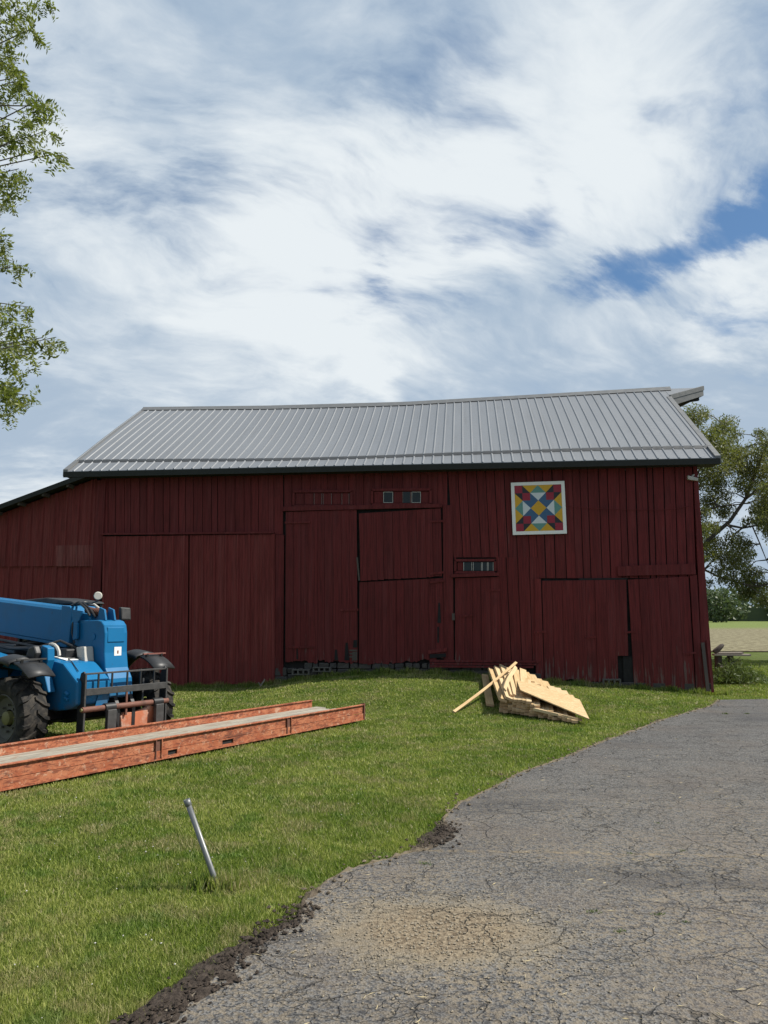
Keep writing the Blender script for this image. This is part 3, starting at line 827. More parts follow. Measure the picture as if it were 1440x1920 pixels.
zr = lambda u: float(np.interp(u, BU, BZ))
u = FP(516, 1250)[0]
uend = -.35
while u < uend:
    wv = random.uniform(.28, .55); g = zr(u + wv / 2)
    top = .62 if u < -4.2 else (.42 if u < -3.9 else .24)
    if u < -9.2: top = .50
    if top - g > .2:
        mid = g + (top - g) * random.uniform(.4, .6); stone(u, u + wv - .015, g - .15, mid - .01); stone(u, u + wv * random.uniform(.45, .6) - .01, mid, top, -.045); stone(u + wv * .6, u + wv - .015, mid, top, -.045)
    else: stone(u, u + wv - .015, g - .15, top)
    u += wv


def cinder(px, py, wpx, hpx, y0=-.13):
    a = FP(px, py, y0); b = FP(px + wpx, py + hpx, y0); u0, u1, z1, z0 = a[0], b[0], a[1], b[1]
    mb = MB(); n = 3; wl = (u1 - u0) * .09; hh = (z1 - z0) * .2
    mb.box(u0, u1, y0, .05, z1 - hh, z1); mb.box(u0, u1, y0, .05, z0, z0 + hh)
    for k in range(n + 1):
        c = u0 + wl / 2 + (u1 - u0 - wl) * k / n; mb.box(c - wl / 2, c + wl / 2, y0 + .003, .047, z0 + hh, z1 - hh)
    mb.build('concrete_block', M['concrete'], barn)
    MB().box(u0 + wl, u1 - wl, .0, .04, z0 + hh, z1 - hh).build('cell_shade', M['dark'], barn)  # dark backing painted as the shade inside the hollow cells


cinder(547, 1255, 33, 11); cinder(586, 1251, 34, 9); cinder(1130, 1273, 35, 13)

# --- roof
EY, RY = -.334, 4.0
EZ = 5.158
rz = [(-14.93, 7.869), (FP(500, 766.5, 4)[0], FP(500, 766.5, 4)[1]), (FP(760, 759.5, 4)[0], FP(760, 759.5, 4)[1]), (FP(1000, 746, 4)[0], FP(1000, 746, 4)[1]), (.46, 8.003), (1.34, 8.037)]
RUx = [a for a, b in rz]; RZx = [b for a, b in rz]


def roofP(u, t, lift=0.0, back=False):
    zr_ = float(np.interp(u, RUx, RZx))
    y = EY + (RY - EY) * t
    sag = -.10 * math.sin(math.pi * t) * math.exp(-((u + 9.5) / 3.5) ** 2) - .035 * math.sin(math.pi * t) * math.sin(u * .55)
    z = EZ + (zr_ - EZ) * t + sag
    if back: y = 2 * RY - y
    return Vector((u, y, z + lift))


UL, UR = -14.97, .29
TSP = .115
RIB = .2286


def roof_panel(u0, u1, t0, t1, nt, lift, name, back=False):
    prof = []
    k0 = math.floor((u0 - UL) / RIB + 1e-6)
    pts_ = [u0, u1]; x = UL + k0 * RIB
    while x <= u1 + RIB:
        for dxx, h in ((-.024, 0), (-.011, 1), (.011, 1), (.024, 0)):
            if u0 <= x + dxx <= u1: prof.append((x + dxx, h * .022))
        x += RIB
    e0 = next((h for x_, h in prof if abs(x_ - u0) < 1e-4), None)
    prof = [(u0, .022 if abs(((u0 - UL) / RIB) % 1) < .01 or abs(((u0 - UL) / RIB) % 1) > .99 else 0)] + [p for p in prof if p[0] > u0 + 1e-4 and p[0] < u1 - 1e-4] + [(u1, .022 if abs(((u1 - UL) / RIB) % 1) < .01 or abs(((u1 - UL) / RIB) % 1) > .99 else 0)]
    v = []; f = []; n = len(prof)
    for j in range(nt + 1):
        t = t0 + (t1 - t0) * j / nt
        for x_, h in prof: v.append(roofP(x_ + .17 * 0, t, lift + h, back))
    for j in range(nt):
        for i in range(n - 1): f.append((j * n + i, j * n + i + 1, (j + 1) * n + i + 1, (j + 1) * n + i))
    b = len(v)
    for i in range(n): v.append(roofP(prof[i][0], t0, lift - .012, back))
    for i in range(n - 1): f.append((i, b + i, b + i + 1, i + 1))
    return me_obj(name, v, f, M['roof'], barn)


x = UL
while x < UR - .05:
    x1 = min(x + RIB * 4, UR)
    roof_panel(x, x1 - .001, TSP, 1.0, 12, .035, 'roof_panel')
    roof_panel(x, x1 - .001, 0, TSP + .01, 2, .0, 'eave_panel')
    x += RIB * 4
# rear slope in plain joined panels
x = UL
while x < UR - .05:
    x1 = min(x + RIB * 8, UR); roof_panel(x, x1 - .001, 0, 1.0, 8, .02, 'rear_roof_panel', back=True); x += RIB * 8
# flashing line, ridge cap, rakes, fascia, soffit
fl = MB(); cap = MB(); N_ = 34
for k in range(N_):
    a = UL + (UR - UL) * k / N_; b = UL + (UR - UL) * (k + 1) / N_
    p0, p1 = roofP(a, TSP - .006, .008), roofP(b, TSP - .006, .008); q0, q1 = roofP(a, TSP + .002, .052), roofP(b, TSP + .002, .052)
    r0, r1 = roofP(a, TSP + .010, .054), roofP(b, TSP + .010, .054)
    fl.add([p0, p1, q1, q0], [(0, 1, 2, 3)]); fl.add([q0, q1, r1, r0], [(0, 1, 2, 3)])
for k in range(N_ + 2):
    a = UL + (UR + .17 - UL) * k / (N_ + 2); b = UL + (UR + .17 - UL) * (k + 1) / (N_ + 2)
    A = [roofP(a, .962, .06), roofP(a, 1, .10), roofP(a, .962, .06, True), roofP(a, 1, .02)]
    B = [roofP(b, .962, .06), roofP(b, 1, .10), roofP(b, .962, .06, True), roofP(b, 1, .02)]
    cap.hexa(A, B)
fl.build('eave_flashing', M['flash'], barn); cap.build('ridge_cap', M['trimgrey'], barn)
fa = MB(); fa.hexa([(UL - .01, EY - .02, EZ - .015), (UR + .01, EY - .02, EZ - .015), (UR + .01, EY + .02, EZ - .015), (UL - .01, EY + .02, EZ - .015)],
                   [(UL - .01, EY - .02, EZ - .145), (UR + .01, EY - .02, EZ - .145), (UR + .01, EY + .02, EZ - .145), (UL - .01, EY + .02, EZ - .145)])
fa.build('fascia', M['fascia'], barn)
MB().box(UL + .02, UR - .02, EY + .022, .12, EZ - .13, EZ - .10).build('soffit', M['fascia'], barn)
fb = 2 * RY - EY
MB().box(UL, UR, fb - .02, fb + .02, EZ - .15, EZ - .01).build('rear_fascia', M['fascia'], barn)
tH = .86   # where the hood starts to push out from the right rake
for (uu, sgn) in ((UL, -1), (UR, 1)):
    for back in (False, True):
        r_ = MB(); hi = tH if (sgn > 0) else 1.0
        for k in range(10):
            t0, t1 = hi * k / 10, hi * (k + 1) / 10
            p, q = roofP(uu, t0, .05, back), roofP(uu, t1, .05, back)
            o1, o2 = Vector((sgn * .03, 0, 0)), Vector((sgn * -.09, 0, 0)); dn = Vector((0, 0, -.17))
            r_.hexa([p + o1, p + o2, p + o2 + Vector((0, 0, -.04)), p + o1 + dn], [q + o1, q + o2, q + o2 + Vector((0, 0, -.04)), q + o1 + dn])
        r_.build('rake_trim', M['trimgrey'], barn)
# pointed hay hood beyond the right gable
tip = Vector((1.36, RY, 8.04))
for back in (False, True):
    hp = roofP(UR, tH, .04, back); rp_ = roofP(UR, 1, .04); dn = Vector((0, 0, -.03))
    MB().add([hp, tip, rp_, hp + dn, tip + dn, rp_ + dn], [(0, 1, 2), (3, 5, 4), (0, 3, 4, 1), (1, 4, 5, 2), (2, 5, 3, 0)]).build('hood_panel', M['roof'], barn)
    o = Vector((.02, 0, 0)); e = (tip - hp).normalized()
    for (zA, zB, mm, nm, ox) in ((.05, -.07, 'trimgrey', 'hood_trim', .025), (-.07, -.27, 'trimgrey', 'hood_fascia', 0)):
        A = [hp + Vector((ox, 0, zA)), hp + Vector((ox, 0, zB)), hp + Vector((ox - .05, .0, zB)), hp + Vector((ox - .05, 0, zA))]
        B = [tip + Vector((ox, 0, zA)), tip + Vector((ox, 0, zB + (.04 if zB < -.1 else 0))), tip + Vector((ox - .05, 0, zB + (.04 if zB < -.1 else 0))), tip + Vector((ox - .05, 0, zA))]
        MB().hexa(A, B).build(nm, M[mm], barn)
hb = roofP(UR, tH, -.2); hbb = roofP(UR, tH, -.2, True)
MB().add([hb, tip + Vector((-.05, 0, -.2)), hbb], [(0, 1, 2)]).build('hood_soffit', M['dark'], barn)
MB().bar((-.2, RY, 7.55), (1.22, RY, 7.72), .10, .10).build('hay_beam', M['fascia'], barn)
MB().add([(-.2, EY + .3, 4.9), (-.2, RY, 7.7), (-.2, 2 * RY - EY - .3, 4.9)], [(0, 1, 2)]).build('gable_backing', M['dark'], barn)

# lean-to roof
def lz(u): return 4.977 + (u + 14.76) * .347
lr = MB()
uA, uB = -14.3, -19.4
lr.hexa([(uA, -.30, lz(uA) + .02), (uA, 7.9, lz(uA) + .02), (uA, 7.9, lz(uA) - .05), (uA, -.30, lz(uA) - .05)],
        [(uB, -.30, lz(uB) + .02), (uB, 7.9, lz(uB) + .02), (uB, 7.9, lz(uB) - .05), (uB, -.30, lz(uB) - .05)])
lr.build('lean_to_roof', M['fascia'], barn)
lf = MB(); lf.hexa([(uA, -.34, lz(uA) + .03), (uA, -.302, lz(uA) + .03), (uA, -.302, lz(uA) - .09), (uA, -.34, lz(uA) - .09)],
                   [(uB, -.34, lz(uB) + .03), (uB, -.302, lz(uB) + .03), (uB, -.302, lz(uB) - .09), (uB, -.34, lz(uB) - .09)])
lf.build('lean_to_fascia', M['fascia'], barn)
k = -14.9
while k > -19.2:
    MB().bar((k, -.29, lz(k) - .10), (k, .06, lz(k) - .10), .05, .09).build('rafter_tail', M['oldwood'], barn); k -= .61
wall_strip('lean_to_side_wall', (-19.0, 7.8, 0), (-19.0, .0, 0), -.4, lambda t: lz(-19.0) - .08, 30)
wall_strip('lean_to_rear_wall', (LW, 7.8, 0), (-19.0, 7.8, 0), -.4, lambda t: lz(LW - 4.65 * t) - .08, 20)

# quilt board
q0 = pq((958, 904), (1060, 901), (1063, 1001), (961, 1003), d=-.08)
quilt = empty('quilt_board', (0, 0, 0)); QC = ((q0[0][0] + q0[2][0]) / 2, (q0[0][1] + q0[2][1]) / 2)
quilt.location = (FX + QC[0] * FC + .055 * FS, FY + QC[0] * FS - .055 * FC, QC[1]); quilt.rotation_euler = (0, math.radians(-.9), FYAW)
tag(quilt, 'square painted quilt pattern board in yellow, red and blue hung high on the barn wall', 'barn quilt')
SQ = .605
MB().box(-SQ, SQ, -.0, .03, -SQ, SQ).build('backboard', M['white'], quilt)
bt = MB(); bw = .075
bt.box(-SQ, SQ, -.012, -.0005, SQ - bw, SQ); bt.box(-SQ, SQ, -.012, -.0005, -SQ, -SQ + bw)
bt.box(-SQ, -SQ + bw, -.012, -.0005, -SQ + bw, SQ - bw); bt.box(SQ - bw, SQ, -.012, -.0005, -SQ + bw, SQ - bw)
bt.build('border', M['white'], quilt)
qm = {k: simple('quilt_' + k, c, .5, var=.06) for k, c in dict(yellow=(.56, .31, .006), crimson=(.26, .006, .022), black=(.008, .008, .012), blue=(.030, .095, .190), teal=(.10, .25, .21), white=(.56, .60, .60)).items()}
qnames = list(qm)
# six by six grid, one quadrant described then mirrored; coordinates from the centre, half side 3
tris = []
def T(c, *p): tris.append((c, p))
T('yellow', (0, 0), (1, 0), (0, 1))
T('blue', (1, 0), (2, 1), (2, 2), (1, 2), (0, 1)) 
T('white', (1, 0), (2, 0), (2, 1)); T('white', (0, 1), (1, 2), (0, 2))
T('teal', (2, 0), (3, 0), (2, 1)); T('teal', (0, 2), (0, 3), (1, 2))
T('yellow', (3, 0), (3, 2), (2, 1)); T('yellow', (0, 3), (2, 3), (1, 2))
T('crimson', (1.02, 1.02), (2, 1.02), (2, 2), (1.02, 2)); T('crimson', (2, 2), (3, 2), (3, 3), (2, 3))
T('black', (2, 1), (3, 2), (2, 2)); T('black', (1, 2), (2, 2), (2, 3))
v = []; f = []; mi = []
H_ = SQ - bw
for sx in (1, -1):
    for sz in (1, -1):
        for c, p in tris:
            b = len(v); lay = -.0035 if c == 'crimson' else (-.0025 if c != 'blue' else -.0015)
            v += [(sx * a / 3 * H_, lay, sz * d / 3 * H_) for a, d in p]
            idx_ = list(range(b, b + len(p)))
            f.append(tuple(idx_)); mi.append(qnames.index(c))
qf = me_obj('painted_pattern', v, f, None, quilt)
for k in qnames: qf.data.materials.append(qm[k])
for p, i in zip(qf.data.polygons, mi): p.material_index = i

# ------------------------------------------------------------------ telehandler
TH = empty('telehandler', (-4.05 * 1.025, 10.32 * 1.025, -.088), math.atan2(-.541, .841)); TH.scale = (1.025,) * 3
tag(TH, 'blue compact telescopic handler with black fork carriage parked in front of the barn', 'telehandler')


def wheel(x, y, outer):
    """outer: -1 near side, +1 far side; centre at (x, y, r)"""
    R_, Wd = .50, .34; wz = empty('wheel', (x, y, R_)); wz.parent = TH
    mb = MB(); h = Wd / 2
    prof = [(.27, -h * .80), (.30, -h * .92), (.36, -h * 1.02), (.42, -h), (.455, -h * .90), (.468, -h * .6), (.472, 0), (.468, h * .6), (.455, h * .90), (.42, h), (.36, h * 1.02), (.30, h * .92), (.27, h * .80)]
    mb.lathe(prof, (0, 0, 0), 48)
    nl = 19
    for k in range(nl):
        for sg in (-1, 1):
            th0 = 2 * math.pi * (k + (.5 if sg > 0 else 0)) / nl
            segs = [(0.0 - .02 * sg * 0, th0, .492), (h * .55, th0 - .16, .494), (h * .98, th0 - .20, .480), (h * 1.04, th0 - .21, .43)]
            wa = .075
            for (y0, t0, r0), (y1, t1, r1) in zip(segs[:-1], segs[1:]):
                def P(r, t, y): return (r * math.cos(t), y * sg, r * math.sin(t))
                a = [P(r0, t0, y0), P(r0, t0 + wa, y0), P(r0 - .04, t0 + wa + .02, y0), P(r0 - .04, t0 - .02, y0)]
                b = [P(r1, t1, y1), P(r1, t1 + wa, y1), P(r1 - .04, t1 + wa + .02, y1), P(r1 - .04, t1 - .02, y1)]
                mb.hexa(a, b)
    mb.build('tyre', M['tyre'], wz, smooth=True)
    o = outer
    MB().lathe([(.290, o * h * .84), (.278, o * h * .90), (.262, o * h * .74), (.245, o * h * .48), (.14, o * h * .28), (.10, o * h * .33)], (0, 0, 0), 40).build('rim', M['rim'], wz, smooth=True)
    hb_ = MB(); hb_.lathe([(.085, o * h * .30), (.08, o * h * .62), (.055, o * h * .70), (.0, o * h * .70)], (0, 0, 0), 20)
    hb_.build('hub', M['hub'], wz, smooth=True)
    nb = MB()
    for k in range(8):
        t = 2 * math.pi * k / 8; c = Vector((.155 * math.cos(t), o * h * .36, .155 * math.sin(t))); nb.tube([c, c + Vector((0, o * .03, 0))], .014, 6)
    nb.build('wheel_nuts', M['rim'], wz)
    return wz


for (x, y, o) in ((.06, -.88, -1), (.22, .92, 1), (-2.15, -.88, -1), (-2.15, .92, 1)): wheel(x, y, o)


def fender(xc, y0, y1, strip=True):
    fz = empty('fender', (0, 0, 0)); fz.parent = TH
    R1 = .615; n = 14; v = []; f = []
    a0, a1 = math.radians(165), math.radians(70)
    for k in range(n + 1):
        a = a0 + (a1 - a0) * k / n
        for r, y in ((R1 - .05, y0 - .01), (R1, y0), (R1 + .035, (y0 + y1) / 2), (R1, y1), (R1 - .05, y1 + .01)): v.append((xc + r * 1.0 * math.cos(a), y, .54 + (r + .045) * math.sin(a)))
    for k in range(n):
        for j in range(4): f.append((k * 5 + j, k * 5 + j + 1, (k + 1) * 5 + j + 1, (k + 1) * 5 + j))
    o = me_obj('fender_shell', v, f, M['plastic'], fz, smooth=True); s_ = o.modifiers.new('thick', 'SOLIDIFY'); s_.thickness = .018
    # drooping front flap
    v = []; f = []
    for k in range(5):
        t = k / 4; xx = xc + .27 + .30 * t; z_ = 1.165 - .06 * t - .10 * t * t
        for y, dz_ in ((y0, -.015), ((y0 + y1) / 2, .008), (y1, -.015)): v.append((xx, y, z_ + dz_))
    for k in range(4):
        for j in range(2): f.append((k * 3 + j, k * 3 + j + 1, (k + 1) * 3 + j + 1, (k + 1) * 3 + j))
    o = me_obj('fender_flap', v, f, M['plastic'], fz, smooth=True); s_ = o.modifiers.new('thick', 'SOLIDIFY'); s_.thickness = .02
    if strip: MB().bar((xc + .33, y0 + .0, 1.20), (xc + .35, y1 + .02, 1.20), .03, .018).build('flap_bar', M['redlens'] if y0 > 0 else M['greysteel'], fz)
    MB().bar((xc + .33, y0 + .06, 1.14), (xc + .34, y0 + .06, 1.20), .03, .03).bar((xc + .34, y1 - .05, 1.14), (xc + .35, y1 - .05, 1.20), .03, .03).build('flap_bracket', M['black'], fz)


fender(.02, -1.07, -.72); fender(.08, .74, 1.09); fender(-2.15, -1.07, -.70, False); fender(-2.15, .74, 1.11, False)

# chassis
MB().prism([(-2.75, .95), (-2.75, .48), (-2.5, .38), (.25, .38), (.55, .45), (.62, .62), (.30, .95)], -.30, .34).build('chassis', M['black'], TH, bevel=.02)
MB().box(.02, .18, -.72, .76, .42, .58).build('front_axle', M['black'], TH, bevel=.02); MB().box(-2.23, -2.07, -.72, .76, .42, .58).build('rear_axle', M['black'], TH, bevel=.02)
MB().prism([(-.55, .80), (-.55, .60), (.40, .56), (.68, .60), (.80, .66), (.80, .93), (.74, .97), (.50, 1.14), (.05, 1.20), (-.2, 1.20)], -.56, -.08).build('nose_cover', M['blue'], TH, bevel=.022)
MB().hexa([(.10, -.42, 1.199), (.36, -.42, 1.163), (.36, -.24, 1.163), (.10, -.24, 1.199)], [(.10, -.42, 1.207), (.36, -.42, 1.171), (.36, -.24, 1.171), (.10, -.24, 1.207)]).build('warning_label', M['white'], TH)
MB().tube([(.66, -.45, 1.045), (.5, -.43, 1.15), (.32, -.36, 1.185), (.3, -.2, 1.19)], .006, 5).build('cover_groove', M['black'], TH)
MB().hexa([(.805, -.30, .62), (.805, -.12, .62), (.805, -.14, .84), (.805, -.24, .84)], [(.815, -.30, .62), (.815, -.12, .62), (.815, -.14, .84), (.815, -.24, .84)]).build('nose_plate', M['blue'], TH)
for z_ in (.74, .80): MB().tube([(.60, -.57, z_), (.66, -.57, z_ - .03)], .022, 8).build('grab_bolt', M['blue'], TH, smooth=True)
# lift tower plate and black cylinder guard on the near side
MB().prism([(.08, .78), (.45, .80), (.34, 1.02), (.40, 1.18), (.38, 1.33), (.26, 1.36), (.18, 1.22)], -.70, -.60).build('tower_plate', M['blue'], TH, bevel=.012)
MB().prism([(-.02, .80), (.12, .78), (.24, 1.05), (.30, 1.27), (.24, 1.36), (.14, 1.33), (.04, 1.10)], -.80, -.71).build('cylinder_guard', M['plastic'], TH, bevel=.02)
MB().tube([(.05, -.64, .55), (.13, -.64, .82)], .018, 8).build('guard_rod', M['greysteel'], TH, smooth=True)
# engine cover, near side
MB().prism([(-2.55, .62), (-.42, .62), (-.38, 1.06), (-.5, 1.13), (-1.2, 1.24), (-2.0, 1.30), (-2.5, 1.26)], -.86, -.36).build('engine_cover', M['blue'], TH, bevel=.03)
MB().prism([(-2.3, 1.0), (-.7, .95), (-.62, 1.02), (-2.3, 1.10)], -.869, -.861).build('cover_vent', M['black'], TH)
MB().hexa([(-.45, -.84, 1.10), (.06, -.72, 1.02), (.06, -.60, 1.02), (-.45, -.38, 1.10)], [(-.45, -.84, 1.145), (.06, -.72, 1.09), (.06, -.60, 1.09), (-.45, -.38, 1.145)]).build('side_step', M['blue'], TH, bevel=.008)
# hoses and plumbing between boom and deck
for k, (a, b, c_, r) in enumerate((((-1.9, -.25, 1.35), (-1.0, -.3, 1.28), (-.2, -.25, 1.30), .025), ((-1.6, -.2, 1.40), (-.8, -.22, 1.33), (-.1, -.2, 1.26), .02), ((-2.2, -.1, 1.30), (-1.1, -.15, 1.22), (-.1, -.1, 1.24), .035),
                                       ((-.1, -.5, 1.32), (.05, -.3, 1.40), (.2, -.15, 1.30), .018))):
    MB().tube([a, b, c_], r, 7).build('hose', M['black'], TH, smooth=True)
MB().box(-1.75, -.95, -.30, .0, 1.20, 1.34).build('valve_block', M['black'], TH, bevel=.02)
MB().tube([(-2.3, .1, 1.18), (-.55, .1, 1.42)], .055, 12).build('lift_cylinder', M['black'], TH, smooth=True)
arc = [(.02 + .17 * math.cos(a), -.40, 1.22 + .14 * math.sin(a)) for a in np.linspace(math.pi, 0, 9)]
MB().tube(arc, .022, 7).build('hose_loop', M['offwhite'], TH, smooth=True)
MB().hexa([(.28, -.20, 1.14), (.44, -.20, 1.12), (.44, -.06, 1.12), (.28, -.06, 1.14)], [(.24, -.20, 1.32), (.40, -.20, 1.33), (.40, -.06, 1.33), (.24, -.06, 1.32)]).build('manual_box', M['offwhite'], TH, bevel=.01)
MB().box(-.1, .24, -.34, -.08, 1.17, 1.30).build('pump_housing', M['black'], TH, bevel=.02)

# boom
bo = MB(); BY0, BY1 = -.05, .31
bo.prism([(-3.1, 2.065), (-.22, 1.825), (-.22, 1.335), (-3.1, 1.575)], BY0, BY1); bo.build('boom', M['blue'], TH, bevel=.034, seg=1)
MB().prism([(-3.1, 1.60), (-.24, 1.36), (-.24, 1.325), (-3.1, 1.565)], BY0 - .012, BY0 - .001).build('boom_flange', M['blue'], TH)
MB().prism([(-.30, 1.86), (-.12, 1.845), (-.06, 1.78), (-.10, 1.36), (-.16, 1.30), (-.30, 1.31)], BY0 - .02, BY1 + .02).build('boom_collar', M['blue'], TH, bevel=.01)
MB().prism([(-.14, 1.78), (.20, 1.74), (.26, 1.62), (.20, 1.30), (-.14, 1.38)], BY0 + .05, BY1 - .05).build('inner_boom', M['blue'], TH, bevel=.01)
# collar bracket with dangling link
MB().prism([(-.05, 1.80), (.16, 1.78), (.10, 1.66), (.04, 1.60), (-.03, 1.62)], BY0 - .03, BY0 - .012).build('collar_bracket', M['blue'], TH)
MB().prism([(.02, 1.62), (.10, 1.63), (.11, 1.42), (.02, 1.40)], BY0 - .05, BY0 - .015).build('link_arm', M['blue'], TH, bevel=.006)
MB().tube([(-.02, BY0 - .03, 1.64), (.0, BY0 - .05, 1.5), (.04, BY0 - .03, 1.36)], .010, 6).build('hose', M['black'], TH, smooth=True)
# boom head / gooseneck
hd = [(.02, 1.66), (.45, 1.665), (.52, 1.65), (.575, 1.60), (.60, 1.50), (.61, 1.25), (.645, 1.06), (.73, .93), (.76, .70), (.60, .66), (.50, .80), (.40, 1.02), (.20, 1.28), (-.02, 1.34)]
MB().prism(hd, BY0, BY1).build('boom_head', M['blue'], TH, bevel=.018, seg=3)
# raised front lid and its groove, white label
lid = MB(); lid.hexa([(.604, BY0 + .04, 1.38), (.604, BY1 - .05, 1.38), (.586, BY1 - .05, 1.575), (.586, BY0 + .04, 1.575)], [(.616, BY0 + .05, 1.385), (.616, BY1 - .06, 1.385), (.598, BY1 - .06, 1.57), (.598, BY0 + .05, 1.57)])
lid.build('access_lid', M['blue'], TH, bevel=.008)
MB().hexa([(.6125, .10, 1.19), (.6125, .21, 1.19), (.609, .21, 1.32), (.609, .10, 1.32)], [(.618, .10, 1.19), (.618, .21, 1.19), (.6145, .21, 1.32), (.6145, .10, 1.32)]).build('decal', M['white'], TH)
MB().box(.6185, .6195, .145, .165, 1.235, 1.275).build('decal_mark', M['redlens'], TH)
MB().tube([(.38, BY0 - .012, 1.45), (.38, BY0 + .0, 1.45)], .045, 14).build('pivot_boss', M['blue'], TH, smooth=True)
# rusty tilt cylinder and hoses on top
MB().tube([(.02, .10, 1.80), (.34, .10, 1.755)], .045, 12).build('tilt_cylinder', M['rust'], TH, smooth=True)
for k in range(5): MB().tube([(.22 + .032 * k, .10, 1.77 - .0045 * k), (.236 + .032 * k, .10, 1.768 - .0045 * k)], .056, 12).build('hose_clamp', M['rust'], TH, smooth=True)
MB().tube([(-.2, .02, 1.86), (.0, -.02, 1.90), (.16, -.03, 1.82), (.22, .0, 1.72)], .017, 7).build('hose', M['black'], TH, smooth=True)
MB().tube([(-.2, .06, 1.86), (.04, .03, 1.88), (.2, .02, 1.80), (.3, .03, 1.70)], .015, 7).build('hose', M['black'], TH, smooth=True)
MB().prism([(.34, 1.66), (.50, 1.66), (.46, 1.80), (.36, 1.83)], .03, .06).prism([(.34, 1.66), (.50, 1.66), (.46, 1.80), (.36, 1.83)], .17, .20).build('cylinder_lug', M['blue'], TH, bevel=.005)

# cab on the far side
cab = empty('cab', (0, 0, 0)); cab.parent = TH
post = MB(); CX = -.72
for a, b in (((-2.0, .40, .75), (-1.9, .40, 1.90)), ((-2.0, .86, .75), (-1.9, .86, 1.90)), ((CX + .06, .40, .75), (CX, .40, 1.90)), ((CX + .06, .86, .75), (CX, .86, 1.90)), ((-1.3, .40, .75), (-1.3, .40, 1.90)), ((-1.3, .86, .75), (-1.3, .86, 1.90))):
    post.bar(a, b, .045, .045)
post.build('cab_posts', M['black'], cab)
MB().prism([(-2.05, 1.89), (CX, 1.88), (CX + .08, 1.90), (CX, 1.93), (-1.3, 1.985), (-1.95, 1.96)], .36, .90).build('cab_roof', M['plastic'], cab, bevel=.02)
for (x0, x1) in ((-1.95, -1.33), (-1.27, CX)):
    for y in (.405, .85): MB().hexa([(x0, y, .95), (x1, y, .95), (x1 - .06, y, 1.87), (x0, y, 1.87)], [(x0, y + .008, .95), (x1, y + .008, .95), (x1 - .06, y + .008, 1.87), (x0, y + .008, 1.87)]).build('cab_window', M['glass'], cab)
MB().hexa([(CX + .06, .43, .80), (CX + .06, .84, .80), (CX, .84, 1.87), (CX, .43, 1.87)], [(CX + .07, .43, .80), (CX + .07, .84, .80), (CX + .01, .84, 1.87), (CX + .01, .43, 1.87)]).build('windscreen', M['glass'], cab)
MB().tube([(-.62, .52, 1.91), (-.50, .60, 1.88), (-.42, .66, 1.80), (-.38, .68, 1.66), (-.36, .68, 1.3)], .016, 7).build('windscreen_trim', M['offwhite'], cab, smooth=True)
MB().box(-2.0, CX + .1, .40, .88, .55, .80).build('cab_floor', M['blue'], cab, bevel=.02)
MB().box(-1.75, -1.3, .48, .8, .80, 1.05).box(-1.85, -1.7, .48, .8, 1.0, 1.6).build('seat', M['plastic'], cab, bevel=.04)
# work lamp on the roof, facing the drive
lp = Vector((-.30, .50, 2.0)); fd = Vector((.75, -.62, 0)).normalized()
lm = empty('work_lamp', (0, 0, 0)); lm.parent = cab
MB().tube([lp - fd * .05, lp - fd * .03, lp], [.03, .058, .062], 18).build('lamp_housing', M['black'], lm, smooth=True)
MB().tube([lp + fd * .001, lp + fd * .010], [.057, .050], 18).build('lamp_lens', M['lens'], lm, smooth=True)
MB().tube([(-.66, .50, 1.91), (-.42, .50, 1.90), (-.31, .51, 1.93), (-.31, .51, 1.96)], .012, 6).build('lamp_bracket', M['greysteel'], lm)
mr = empty('side_mirror', (0, 0, 0)); mr.parent = cab
MB().tube([(-.66, .84, 1.60), (-.1, .72, 1.56), (.08, .64, 1.60), (.12, .64, 1.70)], .012, 6).build('mirror_arm', M['black'], mr, smooth=True)
MB().hexa([(.10, .55, 1.66), (.16, .55, 1.66), (.16, .72, 1.66), (.10, .72, 1.66)], [(.10, .54, 1.84), (.15, .54, 1.84), (.15, .71, 1.83), (.10, .71, 1.83)]).build('mirror_housing', M['plastic'], mr, bevel=.015)
MB().hexa([(.161, .56, 1.68), (.163, .56, 1.68), (.163, .70, 1.68), (.161, .70, 1.68)], [(.153, .56, 1.82), (.155, .56, 1.82), (.155, .70, 1.82), (.153, .70, 1.82)]).build('mirror_glass', M['greysteel'], mr)

# fork carriage
cg = empty('fork_carriage', (0, 0, 0)); cg.parent = TH
for yy, w_ in ((-.50, .022), (.755, .022)):
    MB().prism([(.70, .10), (.86, .10), (.86, 1.02), (.83, 1.05), (.78, 1.03), (.74, .90), (.74, .30)], yy, yy + w_).build('side_plate', M['black'], cg, bevel=.004)
    MB().box(.862, .872, yy, yy + w_, .10, 1.03).build('plate_edge', M['greysteel'], cg)
MB().bar((.85, -.48, 1.02), (.85, .76, 1.02), .022, .022).build('top_rail', M['greysteel'], cg, bevel=.003)
MB().box(.84, .87, -.476, .754, .765, .845).build('middle_rail', M['greysteel'], cg, bevel=.003)
for y in (-.30, -.10, .13, .34, .56): MB().box(.845, .862, y - .010, y + .010, .847, 1.008).build('guard_bar', M['black'], cg)
MB().box(.848, .868, .115, .140, .48, .763).build('guard_bar', M['rust'], cg)
MB().tube([(.86, -.52, .60), (.86, .80, .60)], .034, 12).build('fork_shaft', M['rust'], cg, smooth=True)
MB().box(.74, .84, -.476, .754, .20, .28).build('lower_bar', M['rust'], cg, bevel=.004)
